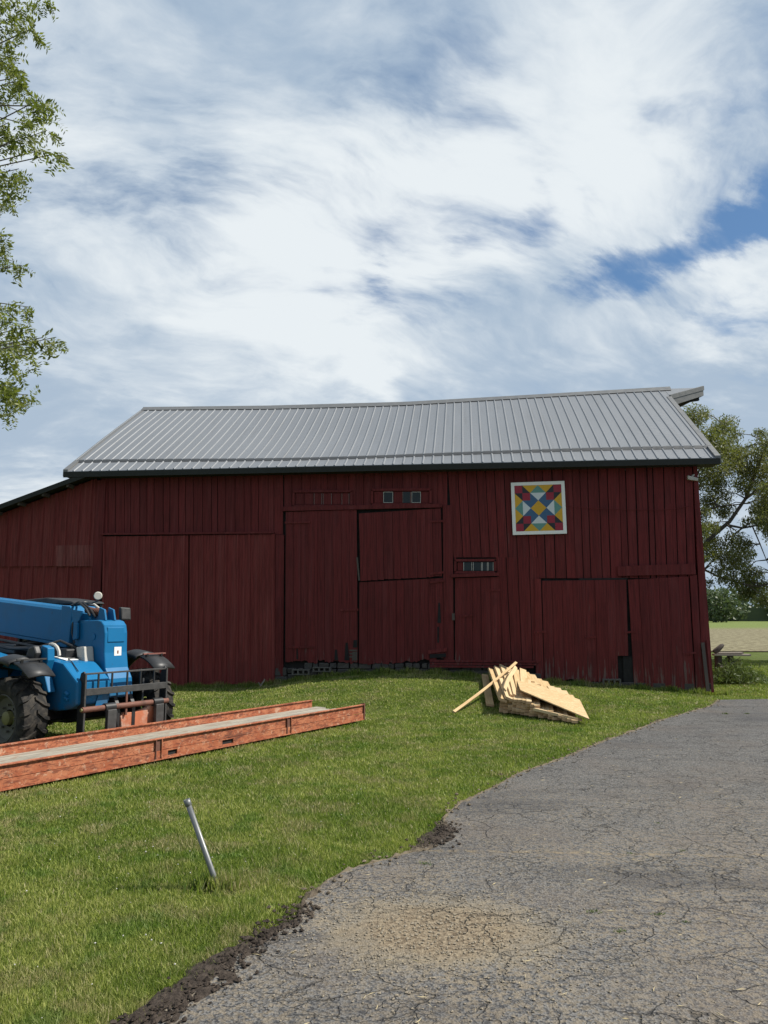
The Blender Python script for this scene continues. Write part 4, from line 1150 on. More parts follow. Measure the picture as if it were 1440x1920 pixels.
for y in (-.13, .62):
    fk = empty('fork', (0, 0, 0)); fk.parent = cg
    MB().box(.875, .93, y - .065, y + .065, .07, .575).build('fork_shank', M['greysteel'], fk, bevel=.006)
    MB().tube([(.86, y - .075, .60), (.86, y + .075, .60)], .052, 12).build('fork_eye', M['black'], fk, smooth=True)
    MB().hexa([(.93, y - .065, .07), (.93, y + .065, .07), (.93, y + .065, .115), (.93, y - .065, .115)], [(1.80, y - .05, .085), (1.80, y + .05, .085), (1.80, y + .05, .10), (1.80, y - .05, .10)]).build('fork_tine', M['greysteel'], fk)
mbp = MB(); mbp.prism([(.10, .24), (.60, .24), (.60, .56), (.52, .57), (.46, .53), (.30, .50), (.12, .51), (.07, .46)], .78, .835, ax='x')
mbp.build('attach_plate', M['platepaint'], cg, bevel=.01)
MB().tube([(.84, .0, .60), (.86, -.02, .45), (.84, .03, .30)], .018, 7).build('hose', M['black'], cg, smooth=True)
MB().prism([(.60, .95), (.84, .60), (.84, .30), (.72, .30), (.5, .72)], .0, .05).prism([(.60, .95), (.84, .60), (.84, .30), (.72, .30), (.5, .72)], .24, .29).build('carriage_bracket', M['black'], cg)
MB().bar((.78, .45, .62), (.70, .52, .90), .02, .03).build('brace', M['greysteel'], cg)
MB().tube([(.865, -.54, .60), (.865, -.52, .60)], .02, 8).build('grease_cap', M['hub'], cg)

# ------------------------------------------------------------------ orange steel bed
bd = Vector((.5413, .8408, 0)); bn = Vector((.8408, -.5413, 0))
B0 = Vector((-.319, 12.734, 0))
bed = empty('steel_bed', (B0.x, B0.y, 0), math.atan2(.8408, .5413))
tag(bed, 'long low orange rusty steel ramp bed with raised side rails lying on the grass', 'steel bed')
# local x along the bed (0 = far right end, negative towards the camera), local y = left = away from camera (-bn)
BL_ = -8.7; HB = .262


def bed_x(px, py, z):
    d = ray(px, py); t = (z - CAMH) / d.z; return (Vector((d.x * t, d.y * t, 0)) - B0).dot(bd)


ribs = [bed_x(248, 1400, .13), bed_x(491, 1357, .13)]
pk = [(bed_x(317, 1413, .075), bed_x(337, 1410, .075)), (bed_x(414, 1393, .075), bed_x(434, 1389, .075))]
# near side: upper panel, lower panel with fork pockets cut out, top and bottom flanges
segs = [BL_] + [BL_ + 2.2] + ribs + [0.0]
segs.sort()
for a, b in zip(segs[:-1], segs[1:]):
    MB().box(a + .012, b - .012, .012, .028, .128, HB - .012).build('side_panel', M['rustpaint'], bed)
zl0, zl1 = .035, .122
cur = BL_
for a, b in pk + [(0.0, 0.0)]:
    MB().box(cur, a, .0, .018, zl0, zl1).build('lower_panel', M['rustpaint'], bed); 
    if b != 0.0 or a != 0.0:
        MB().box(a, b, .0, .018, zl0, zl0 + .018).build('pocket_lip', M['rustpaint'], bed); MB().box(a, b, .0, .018, zl1 - .014, zl1).build('pocket_lip', M['rustpaint'], bed)
        MB().box(a, b, .02, .30, zl0 + .0, .122).build('pocket_shade', M['dark'], bed)  # dark block filling the pocket, coloured as its inner shade
    cur = b
MB().box(BL_, 0, -.012, .05, HB - .012, HB).build('top_flange', M['rustpaint'], bed, bevel=.003)
MB().box(BL_, 0, -.010, .03, .020, .034).build('bottom_flange', M['rustpaint'], bed)
for x_ in ribs + [BL_ + 2.2]:
    MB().box(x_ - .055, x_ - .043, -.012, .012, .036, HB - .013).build('stiffener', M['rust'], bed); MB().box(x_ + .03, x_ + .042, -.014, .012, .036, HB - .013).build('stiffener', M['rustpaint'], bed)
    MB().box(x_ - .043, x_ + .03, .004, .011, .123, HB - .013).build('stiffener_web', M['rust'], bed)
MB().prism([(-.014, .022), (.06, .022), (.06, HB + .012), (-.014, HB + .02)], -.02, .008, ax='x').build('end_plate', M['rust'], bed, bevel=.003)
WB = 1.08
MB().box(BL_, -.02, WB - .03, WB - .012, .03, HB + .0).build('far_rail', M['rustpaint'], bed)
MB().box(BL_, -.02, WB - .05, WB + .01, HB + .001, HB + .012).build('far_flange', M['rustpaint'], bed)
for k in range(5):
    y0 = .05 + (WB - .085) * k / 5; y1 = .05 + (WB - .085) * (k + 1) / 5
    MB().box(BL_, -.02 + random.uniform(-.05, .18), y0 + .003, y1 - .003, .134, .152 + random.uniform(0, .003)).build('deck_plank', M['deck'], bed)
for k in range(8):
    xx = -.3 - k * 1.1; MB().box(xx - .04, xx + .04, .03, WB - .03, .03, .132).build('cross_member', M['rust'], bed)

# ------------------------------------------------------------------ leaning pipe
pb = ground(407, 1660); ptop = atY(350, 1500, pb.y - .02)
pz = empty('pipe_post', pb); tag(pz, 'short grey metal pipe leaning left out of the mown grass', 'pipe')
dvec = (ptop - pb).normalized(); e_ = ptop - pb
pr_ = MB(); n = 20
ringp = []
def ring(c, r, d):
    a = d.orthogonal().normalized(); b = d.cross(a); return [c + (a * math.cos(2 * math.pi * k / n) + b * math.sin(2 * math.pi * k / n)) * r for k in range(n)]
loops = [ring(-dvec * .1, .0175, dvec), ring(e_, .0175, dvec), ring(e_, .014, dvec), ring(e_ - dvec * .3, .014, dvec)]
v = [p for l in loops for p in l]; f = [(i * n + k, i * n + (k + 1) % n, (i + 1) * n + (k + 1) % n, (i + 1) * n + k) for i in range(3) for k in range(n)]
me_obj('pipe', v, f, M['pipe'], pz, smooth=True)
loops = [ring(e_ - dvec * .038, .0180, dvec), ring(e_ - dvec * .035, .0215, dvec), ring(e_ + dvec * .004, .0215, dvec), ring(e_ + dvec * .004, .0155, dvec), ring(e_ - dvec * .02, .0155, dvec)]
v = [p for l in loops for p in l]; f = [(i * n + k, i * n + (k + 1) % n, (i + 1) * n + (k + 1) % n, (i + 1) * n + k) for i in range(4) for k in range(n)]
me_obj('pipe_collar', v, f, M['pipe'], pz, smooth=True)

# ------------------------------------------------------------------ lumber pile
GRP = 'boards of the lumber pile'


def plank(p, q, w_, h_, label, roll=0.0, name='lumber_board', m='lumber', group=GRP, bend=0.0, cat='board'):
    p = Vector(p); q = Vector(q); d = q - p; L = d.length; d.normalize()
    n = 6 if bend else 1; v = []; f = []
    for i in range(n + 1):
        x = L * i / n; zb = bend * math.sin(math.pi * i / n)
        for a, b in ((-1, -1), (1, -1), (1, 1), (-1, 1)): v.append((x, a * w_ / 2, b * h_ / 2 + zb))
    for i in range(n):
        for k in range(4): f.append((i * 4 + k, i * 4 + (k + 1) % 4, (i + 1) * 4 + (k + 1) % 4, (i + 1) * 4 + k))
    f += [(3, 2, 1, 0), (n * 4, n * 4 + 1, n * 4 + 2, n * 4 + 3)]
    o = me_obj(name, v, f, M[m])
    if m == 'lumber':
        o.data.materials.append(M['endgrain']); o.data.polygons[len(f) - 1].material_index = 1; o.data.polygons[len(f) - 2].material_index = 1
    yaw = math.atan2(d.y, d.x); pit = -math.asin(d.z)
    o.matrix_world = Matrix.Translation(p) @ Matrix.Rotation(yaw, 4, 'Z') @ Matrix.Rotation(pit, 4, 'Y') @ Matrix.Rotation(roll, 4, 'X')
    tag(o, label, cat, group); return o


gN = ground(936, 1336); gN2 = ground(1092, 1360)
alongN = (gN2 - gN); alongN.z = 0; Ln = alongN.length; alongN.normalize()
back = Vector((-.02, 1, 0)); back = (back - alongN * back.dot(alongN) * .35).normalized()
lab = 'pale sawn board in the slumped lumber pile on the grass'
ORD = ['first', 'second', 'third', 'fourth', 'fifth', 'sixth', 'seventh', 'eighth', 'ninth', 'tenth', 'eleventh', 'twelfth', 'thirteenth', 'fourteenth', 'fifteenth', 'sixteenth', 'seventeenth']
LAY = ['bottom layer', 'second layer up', 'third layer up', 'fourth layer up', 'top layer']
for r in range(5):
    nn = [17, 15, 12, 9, 7][r]
    for k in range(nn):
        s_ = .05 + k * .105 + r * .014 + random.uniform(-.012, .012)
        p = gN + alongN * s_ + back * random.uniform(-.02, .10)
        p.z += .03 + r * .050 + random.uniform(0, .008) - max(0, s_ - .8) * .02 * r
        L = 2.3 + random.uniform(-.14, .14) - (.4 if k > 11 else 0)
        q = p + back * L + alongN * random.uniform(-.02, .02); rise = .28 * max(0, 1 - s_ / 2.0); q.z = p.z + rise + random.uniform(-.01, .02)
        ro = random.uniform(-.06, .06) if s_ < .75 else random.uniform(-.35, .35) * min(1, (s_ - .6) * 1.4)
        plank(p, q, random.choice((.080, .086, .090, .092)), .044, f'{ORD[k]} pale sawn board from the left in the {LAY[r]} of the lumber pile', roll=ro)
# steeper, fresher boards standing proud at the left of the pile
for k, (xa, ya, xb, yb, za, zb) in enumerate(((943, 1313, 921, 1255, .24, .55), (955, 1311, 932, 1252, .26, .58), (963, 1307, 942, 1249, .28, .60), (969, 1306, 955, 1255, .29, .56), (976, 1300, 966, 1256, .31, .56), (984, 1303, 980, 1256, .29, .55))):
    def at_z(px, py, z):
        d = ray(px, py); t = (z - CAMH) / d.z; return Vector((d.x * t, d.y * t, z))
    p = at_z(xa, ya, za)
    q = at_z(xb, yb, zb)
    plank(p, q, .14, .045, f'{ORD[k]} steep board from the left standing proud over the left end of the lumber pile', roll=.35 + random.uniform(-.12, .12))
# far board ends showing above the sheet
for k in range(8):
    t = k / 7; xb = 985 + t * 82; yb = 1262 + t * 42; xa = xb + 11; ya = yb + 17
    zb = .50 - .32 * t; za = zb - .10
    q = at_z(xb, yb + random.uniform(-4, 3), zb); p = at_z(xa, ya, za); plank(p, q, .14, .04, f'{ORD[k]} board end from the left showing above the strand board sheet', roll=random.uniform(.05, .2))
# tumbled offcuts in front of the pile on the right
for oi_, (px_, py_, ang, rl_) in enumerate(((1003, 1336, 1.9, .5), (1017, 1340, 2.2, .9), (1028, 1334, 1.4, .4), (1040, 1341, 1.8, .7), (1054, 1349, 2.0, .2), (1070, 1351, 1.7, .8), (1088, 1357, 2.3, .1))):
    g = ground(px_, py_); g.z += random.uniform(.03, .09)
    q = g + Vector((math.cos(ang), math.sin(ang), .1)) * random.uniform(.45, .9)
    plank(g, q, .12, .042, f'{ORD[oi_]} short offcut from the left tumbled under the low edge of the strand board sheet', roll=rl_, name='board_offcut', group='offcuts at the low end of the lumber pile', cat='offcut')
# strand board sheet
s0, s1, s2, s3 = at_z(966, 1274, .42), at_z(1086, 1317, .17), at_z(1104, 1354, .05), at_z(975, 1299, .36)
nr = (s1 - s0).cross(s3 - s0).normalized(); nr = nr if nr.z > 0 else -nr
lo = s0.lerp(s2, .5)
osb = MB(); osb.hexa([p - lo for p in (s0, s1, s2, s3)], [p - lo + nr * .016 for p in (s0, s1, s2, s3)])
ob = osb.build('strand_board_sheet', M['osb']); ob.location = lo + nr * .035; tag(ob, 'sheet of strand board lying sloped on top of the lumber pile', 'board sheet')
sh2 = at_z(1090, 1308, .17)
p_, q_ = ground(851, 1337), at_z(968, 1242, .74); p_.z += .02
plank(p_, q_, .05, .024, 'long thin pale batten propped diagonally across the front of the lumber pile', name='long_batten', group=None, bend=-.055, roll=.5, cat='batten')
plank(at_z(946, 1293, .42), at_z(967, 1251, .66), .075, .03, 'short curved offcut leaning on the left of the lumber pile', name='curved_offcut', group=None, bend=-.06, roll=.9, cat='offcut')
g1 = ground(919, 1326); g1.z += .035
plank(g1, at_z(909, 1266, .40), .14, .04, 'single board lying apart at the left of the lumber pile', name='loose_board', group=None, roll=.15, cat='board')

# ------------------------------------------------------------------ weathered planks on a stump among weeds, right of the barn
gw = ground(1372, 1279); Dw = gw.y
z0 = .69
for k in range(4):
    p = atY(1340, 1228, Dw + .12 * k); q = atY(1406, 1226, Dw + .12 * k + .1); p.z = z0 + .0 + random.uniform(-.006, .006); q.z = z0 - .015
    p.x -= random.uniform(0, .06); plank(p, q, .11, .038, f'weathered grey plank {["nearest", "second", "third", "farthest"][k]} in the lower row above the weeds right of the barn', name='grey_plank', m='greywood', group='grey planks stacked beside the barn', cat='plank')
for k in range(3):
    p = atY(1342, 1223, Dw + .10 + .12 * k); q = atY(1392, 1222, Dw + .12 * k + .16); p.z = z0 + .04; q.z = z0 + .04
    plank(p, q, .11, .036, f'weathered grey plank {["nearest", "middle", "farthest"][k]} in the upper row above the weeds right of the barn', name='grey_plank', m='greywood', group='grey planks stacked beside the barn', cat='plank')
st = empty('log_support', (gw.x, gw.y, 0)); tag(st, 'dark old logs under the grey planks right of the barn', 'logs')
for (a, b, r) in (((-.30, .1, .0), (-.25, .15, .66), .10), ((.12, .2, .0), (.08, .2, .66), .08), ((-.3, .0, .35), (.35, .25, .5), .07), ((-.45, .1, .1), (.3, .3, .15), .1)):
    MB().tube([Vector(a), (Vector(a) + Vector(b)) / 2 + Vector((.02, .01, 0)), Vector(b)], [r, r * .9, r * .95], 9).build('log', M['oldwood'], st, smooth=True)
kn = atY(1349, 1213, Dw + .1)
lg = MB().tube([Vector((-.14, 0, -.05)), Vector((-.03, 0, .0)), Vector((.08, 0, .10)), Vector((.13, 0, .13))], [.05, .075, .06, .03], 8).build('gnarled_log', M['oldwood'], None, smooth=True)
lg.location = (kn.x - .02, kn.y, z0 + .13); tag(lg, 'short gnarled log lying on the left end of the grey planks', 'log')

# ------------------------------------------------------------------ foliage generators
def leaf_quads(cent, nrm_spread, size, aspect=.5, droop=0.0, dirs=None):
    """cent Nx3; returns Nx4x3 leaf faces"""
    n = len(cent)
    d = rng.normal(0, 1, (n, 3)) if dirs is None else dirs + rng.normal(0, nrm_spread, (n, 3))
    d[:, 2] -= droop; d /= np.linalg.norm(d, axis=1, keepdims=True)
    r = rng.normal(0, 1, (n, 3)); s_ = np.cross(d, r); s_ /= np.linalg.norm(s_, axis=1, keepdims=True) + 1e-9
    L = (size * rng.uniform(.6, 1.35, n))[:, None]; w_ = L * aspect
    a = cent; b = cent + d * L * .5 + s_ * w_ * .5; c = cent + d * L; e = cent + d * L * .5 - s_ * w_ * .5
    return np.stack([a, b, c, e], 1)


M['leaf_left'] = leafmat('locust_leaf', (.085, .110, .022), (.215, .235, .065), .45, (.15, .165, .045))
M['leaf_right'] = leafmat('mature_leaf', (.085, .105, .030), (.195, .195, .072), .40, (.14, .14, .055))
M['leaf_far'] = leafmat('far_wood_leaf', (.075, .105, .050), (.120, .150, .075), .2, (.085, .115, .07))
M['weed'] = leafmat('weed_leaf', (.055, .085, .025), (.16, .20, .07), .3)


def grow(base, dirv, length, rad, depth, out, tips, spread=.6, up=.1, seg=4):
    p = Vector(base); d = Vector(dirv).normalized(); pts_ = [p.copy()]; rr = [rad]
    for i in range(seg):
        d = (d + Vector((random.gauss(0, .14), random.gauss(0, .14), random.gauss(0, .10) + up * .12))).normalized()
        p = p + d * (length / seg); pts_.append(p.copy()); rr.append(rad * (1 - .5 * (i + 1) / seg))
        if depth > 0 and i >= 1:
            for _ in range(1 if depth > 2 else 2):
                a = d.orthogonal().normalized(); a.rotate(Matrix.Rotation(random.uniform(0, 6.28), 3, d))
                grow(p, (d * (1 - spread) + a * spread), length * random.uniform(.5, .75), rr[-1] * .62, depth - 1, out, tips, spread, up, seg)
    out.tube(pts_, rr, 6 if rad > .03 else 4, caps=False)
    if depth <= 1: tips.append((p, d))
    if depth == 0: tips.append((pts_[len(pts_) // 2], d))


# --- large tree behind the barn on the right
def big_tree(loc, h, lean, label, seedn, nleaf, spread, limbs):
    random.seed(seedn)
    root = empty('tree', loc); tag(root, label, 'tree'); out = MB(); tips = []
    tp = Vector((lean * .15, 0, h * .34)); tr = MB().tube([(0, 0, -.2), (0, 0, h * .12), tp * .7 , tp], [h * .036, h * .030, h * .027, h * .024], 10)
    tr.build('trunk', M['bark'], root, smooth=True)
    for (dx_, dy_, dz_, L) in limbs: grow(tp * random.uniform(.82, 1.0), (dx_, dy_, dz_), L, h * .014, 3, out, tips, spread, .12)
    out.build('limbs', M['bark'], root, smooth=True)
    T_ = np.array([tuple(t[0]) for t in tips]); ids = rng.integers(0, len(T_), nleaf)
    c = T_[ids]
    # drooping sprays under each tip
    drop = rng.uniform(0, 1, nleaf) ** 1.2
    c = c + rng.normal(0, 1, (nleaf, 3)) * np.array([.42, .42, .20]) * (h / 10)
    c[:, 2] -= drop * .75 * (h / 10)
    lq = leaf_quads(c, 1, .16 * h / 10, .34, 1.0)
    np_obj('crown', lq.reshape(-1, 3), 4, M['leaf_right'], root, kind=None)
    return root


YT = 30.0
rt = empty('tree', (10.4, YT, 0)); RT = Vector((10.4, YT, 0)); tag(rt, 'large spreading leafy tree rising behind the right end of the barn', 'tree')
MB().tube([(0, 0, -.2), (.1, 0, 1.2), (.5, 0, 3.0)], [.42, .34, .30], 12).build('trunk', M['bark'], rt, smooth=True)
base = Vector((.5, 0, 2.9))
limbs = [[(1300, 1050), (1330, 1010), (1368, 978), (1398, 935), (1420, 880), (1440, 830), (1470, 780)], [(1300, 975), (1320, 958), (1345, 950), (1400, 944)],
         [(1362, 984), (1392, 990), (1420, 985), (1460, 968), (1520, 950)], [(1300, 1062), (1320, 1068), (1345, 1080), (1375, 1090), (1420, 1100)], [(1290, 910), (1305, 895), (1312, 880), (1325, 850)],
         [(1240, 960), (1230, 900), (1240, 840), (1275, 800), (1300, 780)], [(1200, 960), (1150, 930), (1100, 900)], [(1398, 935), (1440, 905), (1500, 880), (1570, 860)], [(1410, 985), (1425, 1020), (1437, 1050), (1450, 1075)],
         [(1270, 900), (1330, 830), (1360, 800)], [(1420, 1100), (1500, 1080), (1560, 1085)]]
lb = MB()
for i, L in enumerate(limbs):
    off = [0, .5, -.4, -.6, .3, .8, .4, .9, -.3, 0, -.6][i]
    P_ = [atY(x_, y_, YT + off * k * .35) - RT for k, (x_, y_) in enumerate(L)]
    if i in (0, 1, 3, 4, 5, 6, 9): P_ = [base] + P_
    r0 = [.11, .07, .05, .06, .07, .12, .10, .06, .03, .07, .04][i]
    lb.tube(P_, [r0 * (1 - .72 * k / (len(P_) - 1)) for k in range(len(P_))], 8, caps=False)
spr = [(1300, 775, 26), (1290, 800, 26), (1320, 775, 14), (1350, 800, 24), (1330, 818, 28), (1365, 790, 18), (1378, 812, 16), (1345, 840, 28), (1310, 840, 24), (1380, 850, 22), (1400, 840, 16), (1420, 850, 20), (1440, 830, 26), (1425, 810, 14),
       (1340, 870, 30), (1370, 872, 26), (1320, 880, 20), (1400, 880, 18), (1310, 905, 16), (1345, 905, 22), (1385, 905, 16), (1330, 930, 18), (1360, 925, 16), (1430, 930, 20), (1440, 960, 16), (1318, 960, 16), (1312, 990, 20), (1335, 985, 16),
       (1330, 1010, 16), (1312, 1020, 16), (1375, 1005, 18), (1395, 1015, 18), (1380, 1030, 22), (1360, 1040, 20), (1405, 1035, 14), (1340, 1040, 14), (1375, 1060, 20), (1400, 1065, 16), (1345, 1065, 12), (1320, 1045, 12), (1395, 1090, 22), (1420, 1095, 22),
       (1375, 1090, 14), (1440, 1100, 20), (1330, 1090, 10), (1400, 975, 12), (1415, 955, 12), (1355, 960, 12), (1270, 790, 24), (1250, 830, 30), (1435, 880, 22), (1410, 1110, 16), (1440, 990, 10), (1355, 1085, 12)]
spr += [(1355, 830, 26), (1375, 850, 24), (1335, 895, 24), (1360, 950, 20), (1330, 945, 20), (1325, 990, 22), (1345, 1020, 20), (1320, 1030, 20), (1395, 870, 22), (1415, 890, 22), (1400, 910, 18), (1425, 905, 20), (1440, 860, 24), (1385, 1045, 20), (1405, 1080, 20), (1360, 1075, 14), (1420, 1070, 14), (1435, 1120, 18), (1395, 1112, 14)]
r3 = random.Random(9)
for k in range(120):
    t = r3.uniform(0, 6.28); q = r3.random() ** .5; spr.append((1560 + 130 * q * math.cos(t), 950 + 170 * q * math.sin(t), r3.uniform(18, 30)))
for k in range(50): spr.append((r3.uniform(1090, 1280), r3.uniform(810, 1000), r3.uniform(18, 28)))
cs = []
for (x_, y_, rd) in spr:
    Yd = YT + r3.gauss(0, 1.3); c = atY(x_, y_, Yd) - RT; rad = rd * Yd / FPX
    a_ = min((atY(x2, y2, YT) - RT for L in limbs for (x2, y2) in L), key=lambda q_: (q_ - c).length)
    lb.tube([a_, a_.lerp(c, .5) + Vector((0, 0, .12)), c], [.035, .020, .008], 4, caps=False)
    n_ = int(520 * (rd / 20) ** 2 * (1.0 if x_ < 1470 else .6))
    p = rng.normal(0, 1, (n_, 3)); p /= np.linalg.norm(p, axis=1, keepdims=True); p *= rng.uniform(.1, 1, (n_, 1)) ** .6 * rad * 1.12
    p[:, 2] = p[:, 2] * .8 - rng.uniform(0, 1, n_) ** 2 * rad * .5
    for side in range(4):
        d_ = Vector((r3.gauss(0, 1), r3.gauss(0, 1), r3.gauss(0, .5) - .2)).normalized() * rad
        lb.tube([c, c + d_ * .6, c + d_ + Vector((0, 0, -.1))], [.010, .007, .004], 3, caps=False)
    cs.append(p + np.array(c))
lb.build('limbs', M['bark'], rt, smooth=True)
cs = np.concatenate(cs)
np_obj('crown', leaf_quads(cs, 1, .125, .30, .9).reshape(-1, 3), 4, M['leaf_right'], rt)
random.seed(5)

# --- tree overhanging from the left
lt = empty('tree', (-7.6, 7.2, 0)); tag(lt, 'light green fine-leaved tree overhanging from the left edge of the view', 'tree')
LT = Vector((-7.6, 7.2, 0))
MB().tube([(0, 0, -.2), (.05, 0, 1.5), (-.05, .1, 4.0), (.1, 0, 7.0), (.2, 0, 10.5)], [.26, .22, .18, .12, .04], 12).build('trunk', M['bark'], lt, smooth=True)
sprays = [  # photo position of each hanging spray, radius in photo pixels
    (30, 12, 40), (75, 6, 22), (20, 50, 38), (60, 62, 20), (10, 80, 30), (30, 130, 25), (12, 118, 22), (28, 165, 28), (8, 185, 22), (40, 150, 16), (70, 200, 26), (88, 208, 20), (52, 225, 20),
    (15, 240, 22), (48, 262, 20), (88, 252, 17), (20, 275, 18), (112, 292, 12), (80, 285, 10), (8, 262, 20), (60, 240, 12), (18, 330, 26), (8, 355, 26), (16, 385, 20), (35, 322, 12),
    (6, 448, 18), (8, 475, 14), (22, 497, 16), (40, 503, 12), (5, 580, 12), (52, 583, 16), (10, 598, 20), (22, 612, 18), (38, 622, 14), (8, 640, 24), (25, 652, 20), (78, 642, 18), (105, 638, 12), (42, 655, 12),
    (62, 668, 12), (8, 668, 20), (32, 678, 10), (30, 705, 14), (10, 735, 24), (32, 750, 20), (52, 748, 16), (15, 778, 16), (22, 738, 16), (3, 715, 12)]
# more of the same tree outside the frame
rr_ = random.Random(3)
for k in range(150): sprays.append((rr_.uniform(-520, -70), rr_.uniform(-500, 900), rr_.uniform(18, 40)))
tw = MB(); C_ = []; Dd = []
main = {}
for i, (px_, py_, rp2) in enumerate(sprays):
    Y = 7.6 + 1.3 * math.sin(i * 1.7) + rr_.uniform(-.3, .3)
    c = atY(px_, py_, Y); rad = rp2 * Y / FPX * 1.05
    lc = c - LT
    # twig from the nearest height of a limb inside the tree
    hz = min(max(lc.z - rr_.uniform(.3, 1.4), 2.0), 10.0)
    key = round(hz / 1.1)
    if key not in main:
        o_ = Vector((.1, 0, key * 1.1 - .5)); e__ = Vector((2.2 + rr_.uniform(-.3, .5), rr_.uniform(-.4, 1.0), key * 1.1 + .5))
        main[key] = (o_, e__); tw.tube([o_, o_.lerp(e__, .5) + Vector((0, 0, .15)), e__], [.07, .045, .022], 6, caps=False)
    o_, e__ = main[key]; a = o_.lerp(e__, rr_.uniform(.5, 1.0))
    mid = a.lerp(lc, .5) + Vector((rr_.uniform(-.1, .1), rr_.uniform(-.1, .1), .12))
    tw.tube([a, mid, lc + Vector((0, 0, rad * .5))], [.016, .010, .004], 5, caps=False)
    ncl = int(8.5 * (rp2 / 20) ** 1.6) + 5
    for j in range(ncl):
        v_ = Vector((rr_.gauss(0, 1), rr_.gauss(0, 1), rr_.gauss(0, .8))); v_ = v_.normalized() * (rad * .80 * rr_.random() ** .6)
        s_ = lc + v_ + Vector((0, 0, rad * .25)); L = rr_.uniform(.10, .19)
        d = (v_.normalized() * .6 + Vector((rr_.gauss(0, .35), rr_.gauss(0, .35), -.75 + rr_.gauss(0, .3)))).normalized()
        side = d.cross(Vector((rr_.gauss(0, 1), rr_.gauss(0, 1), rr_.gauss(0, 1)))).normalized()
        for q in range(7):
            b = s_ + d * (L * (q + .5) / 7)
            for sg in (-1, 1): C_.append(tuple(b)); Dd.append(tuple(side * sg * .9 + d * .45))
tw.build('branches', M['bark'], lt, smooth=True)
C_ = np.array(C_); Dd = np.array(Dd)
np_obj('crown', leaf_quads(C_, .22, .050, .36, .0, Dd).reshape(-1, 3), 4, M['leaf_left'], lt)

# --- far wood along the field
NT_ = 320; xs_ = rng.uniform(-420, 520, NT_); ys_ = rng.uniform(335, 385, NT_); hs = rng.uniform(11, 20, NT_)
cl = []
for x_, y_, h_ in zip(xs_, ys_, hs):
    n_ = 260 if 100 < x_ < 230 else 90
    p = rng.normal(0, 1, (n_, 3)); p /= np.linalg.norm(p, axis=1, keepdims=True); p *= rng.uniform(.5, 1, (n_, 1)) ** .5
    cl.append(p * np.array([h_ * .42, h_ * .42, h_ * .52]) + np.array([x_, y_, h_ * .50]))
cl = np.concatenate(cl)
np_obj('distant_wood', leaf_quads(cl, 1, 2.0, .6).reshape(-1, 3), 4, M['leaf_far'], kind='stuff')
me_obj('wood_floor', [(-420, 345, 0), (520, 345, 0), (520, 400, 0), (-420, 400, 0), (-420, 345, 6), (520, 345, 6), (520, 400, 6), (-420, 400, 6)], [(0, 1, 5, 4), (1, 2, 6, 5), (2, 3, 7, 6), (3, 0, 4, 7), (4, 5, 6, 7)], M['leaf_far'], kind='stuff')
# a paler round tree in front of the wood
pt = empty('tree', (112, 262, 0)); tag(pt, 'pale round tree standing before the distant wood', 'tree')
MB().tube([(0, 0, 0), (0, 0, 7)], [.5, .3], 8).build('trunk', M['bark'], pt)
p = rng.normal(0, 1, (2600, 3)); p /= np.linalg.norm(p, axis=1, keepdims=True); p *= rng.uniform(.55, 1, (2600, 1)) * (1 + .25 * np.sin(p[:, :1] * 6) * np.cos(p[:, 1:2] * 5))
np_obj('crown', leaf_quads(p * np.array([7.5, 6.5, 5.6]) + np.array([0, 0, 5.8]), 1, 1.0, .7).reshape(-1, 3), 4, M['leaf_far'], pt)

# --- weeds around the logs
N = 5000; c = np.column_stack([rng.normal(gw.x - .05, .42, N), rng.normal(gw.y - .15, .28, N), np.zeros(N)]); hgt = rng.uniform(.1, .62, N) * np.exp(-((c[:, 0] - gw.x) / .7) ** 2)
c[:, 2] = hgt * rng.uniform(.2, 1, N)
np_obj('weeds', leaf_quads(c, 1, .12, .15, -.9).reshape(-1, 3), 4, M['weed'], kind='stuff')


# ------------------------------------------------------------------ grass
def blades(name, n, rmin, rmax, amin, amax, w0, h0, m, keepf=None):
    ang = rng.uniform(math.radians(amin), math.radians(amax), n); r = np.exp(rng.uniform(math.log(rmin), math.log(rmax), n))
    x = np.sin(ang) * r; y = np.cos(ang) * r
    k = ~in_poly(x, y, drive_poly)
    ed = edge_dist(x, y)
    # ragged, thin strip at the edge
    nz = np.sin(x * 9.1 + np.sin(y * 7.3) * 2) * .5 + np.sin(x * 23 + y * 17) * .3
    k &= (ed > .03 + .05 * nz + .13 * np.exp(-((y - 3.7) / .55) ** 2) + .10 * np.exp(-((y - 6.15) / .28) ** 2)) | (rng.uniform(0, 1, n) < .10)
    u_, v_ = fac(x, y); k &= ~((u_ > -19) & (u_ < 0) & (v_ > -.06) & (v_ < 8))
    rel_x = (x - B0.x) * bd.x + (y - B0.y) * bd.y; rel_y = -((x - B0.x) * bn.x + (y - B0.y) * bn.y)
    k &= ~((rel_x < 0) & (rel_x > BL_) & (rel_y > .0) & (rel_y < 1.08))
    x, y, r = x[k], y[k], r[k]; n = len(x)
    z = terrain(x, y) - .018
    pn = .5 + .5 * np.sin(x * 3.3 + 2 * np.sin(y * 2.9)) * np.sin(y * 3.7 + 2 * np.sin(x * 4.1))
    h = h0 * rng.uniform(.45, 1.25, n) * (.75 + .5 * pn); wd_ = w0 * np.maximum(1, r / 3.4) * rng.uniform(.7, 1.4, n)
    a = rng.uniform(0, 6.283, n); bx, by = np.cos(a) * wd_ / 2, np.sin(a) * wd_ / 2
    la = rng.uniform(0, 6.283, n); ln = h * np.abs(rng.normal(0, .65, n))
    P = np.stack([np.stack([x - bx, y - by, z], 1), np.stack([x + bx, y + by, z], 1), np.stack([x + np.cos(la) * ln, y + np.sin(la) * ln, z + h], 1)], 1)
    return np_obj(name, P.reshape(-1, 3), 3, m, kind='stuff')


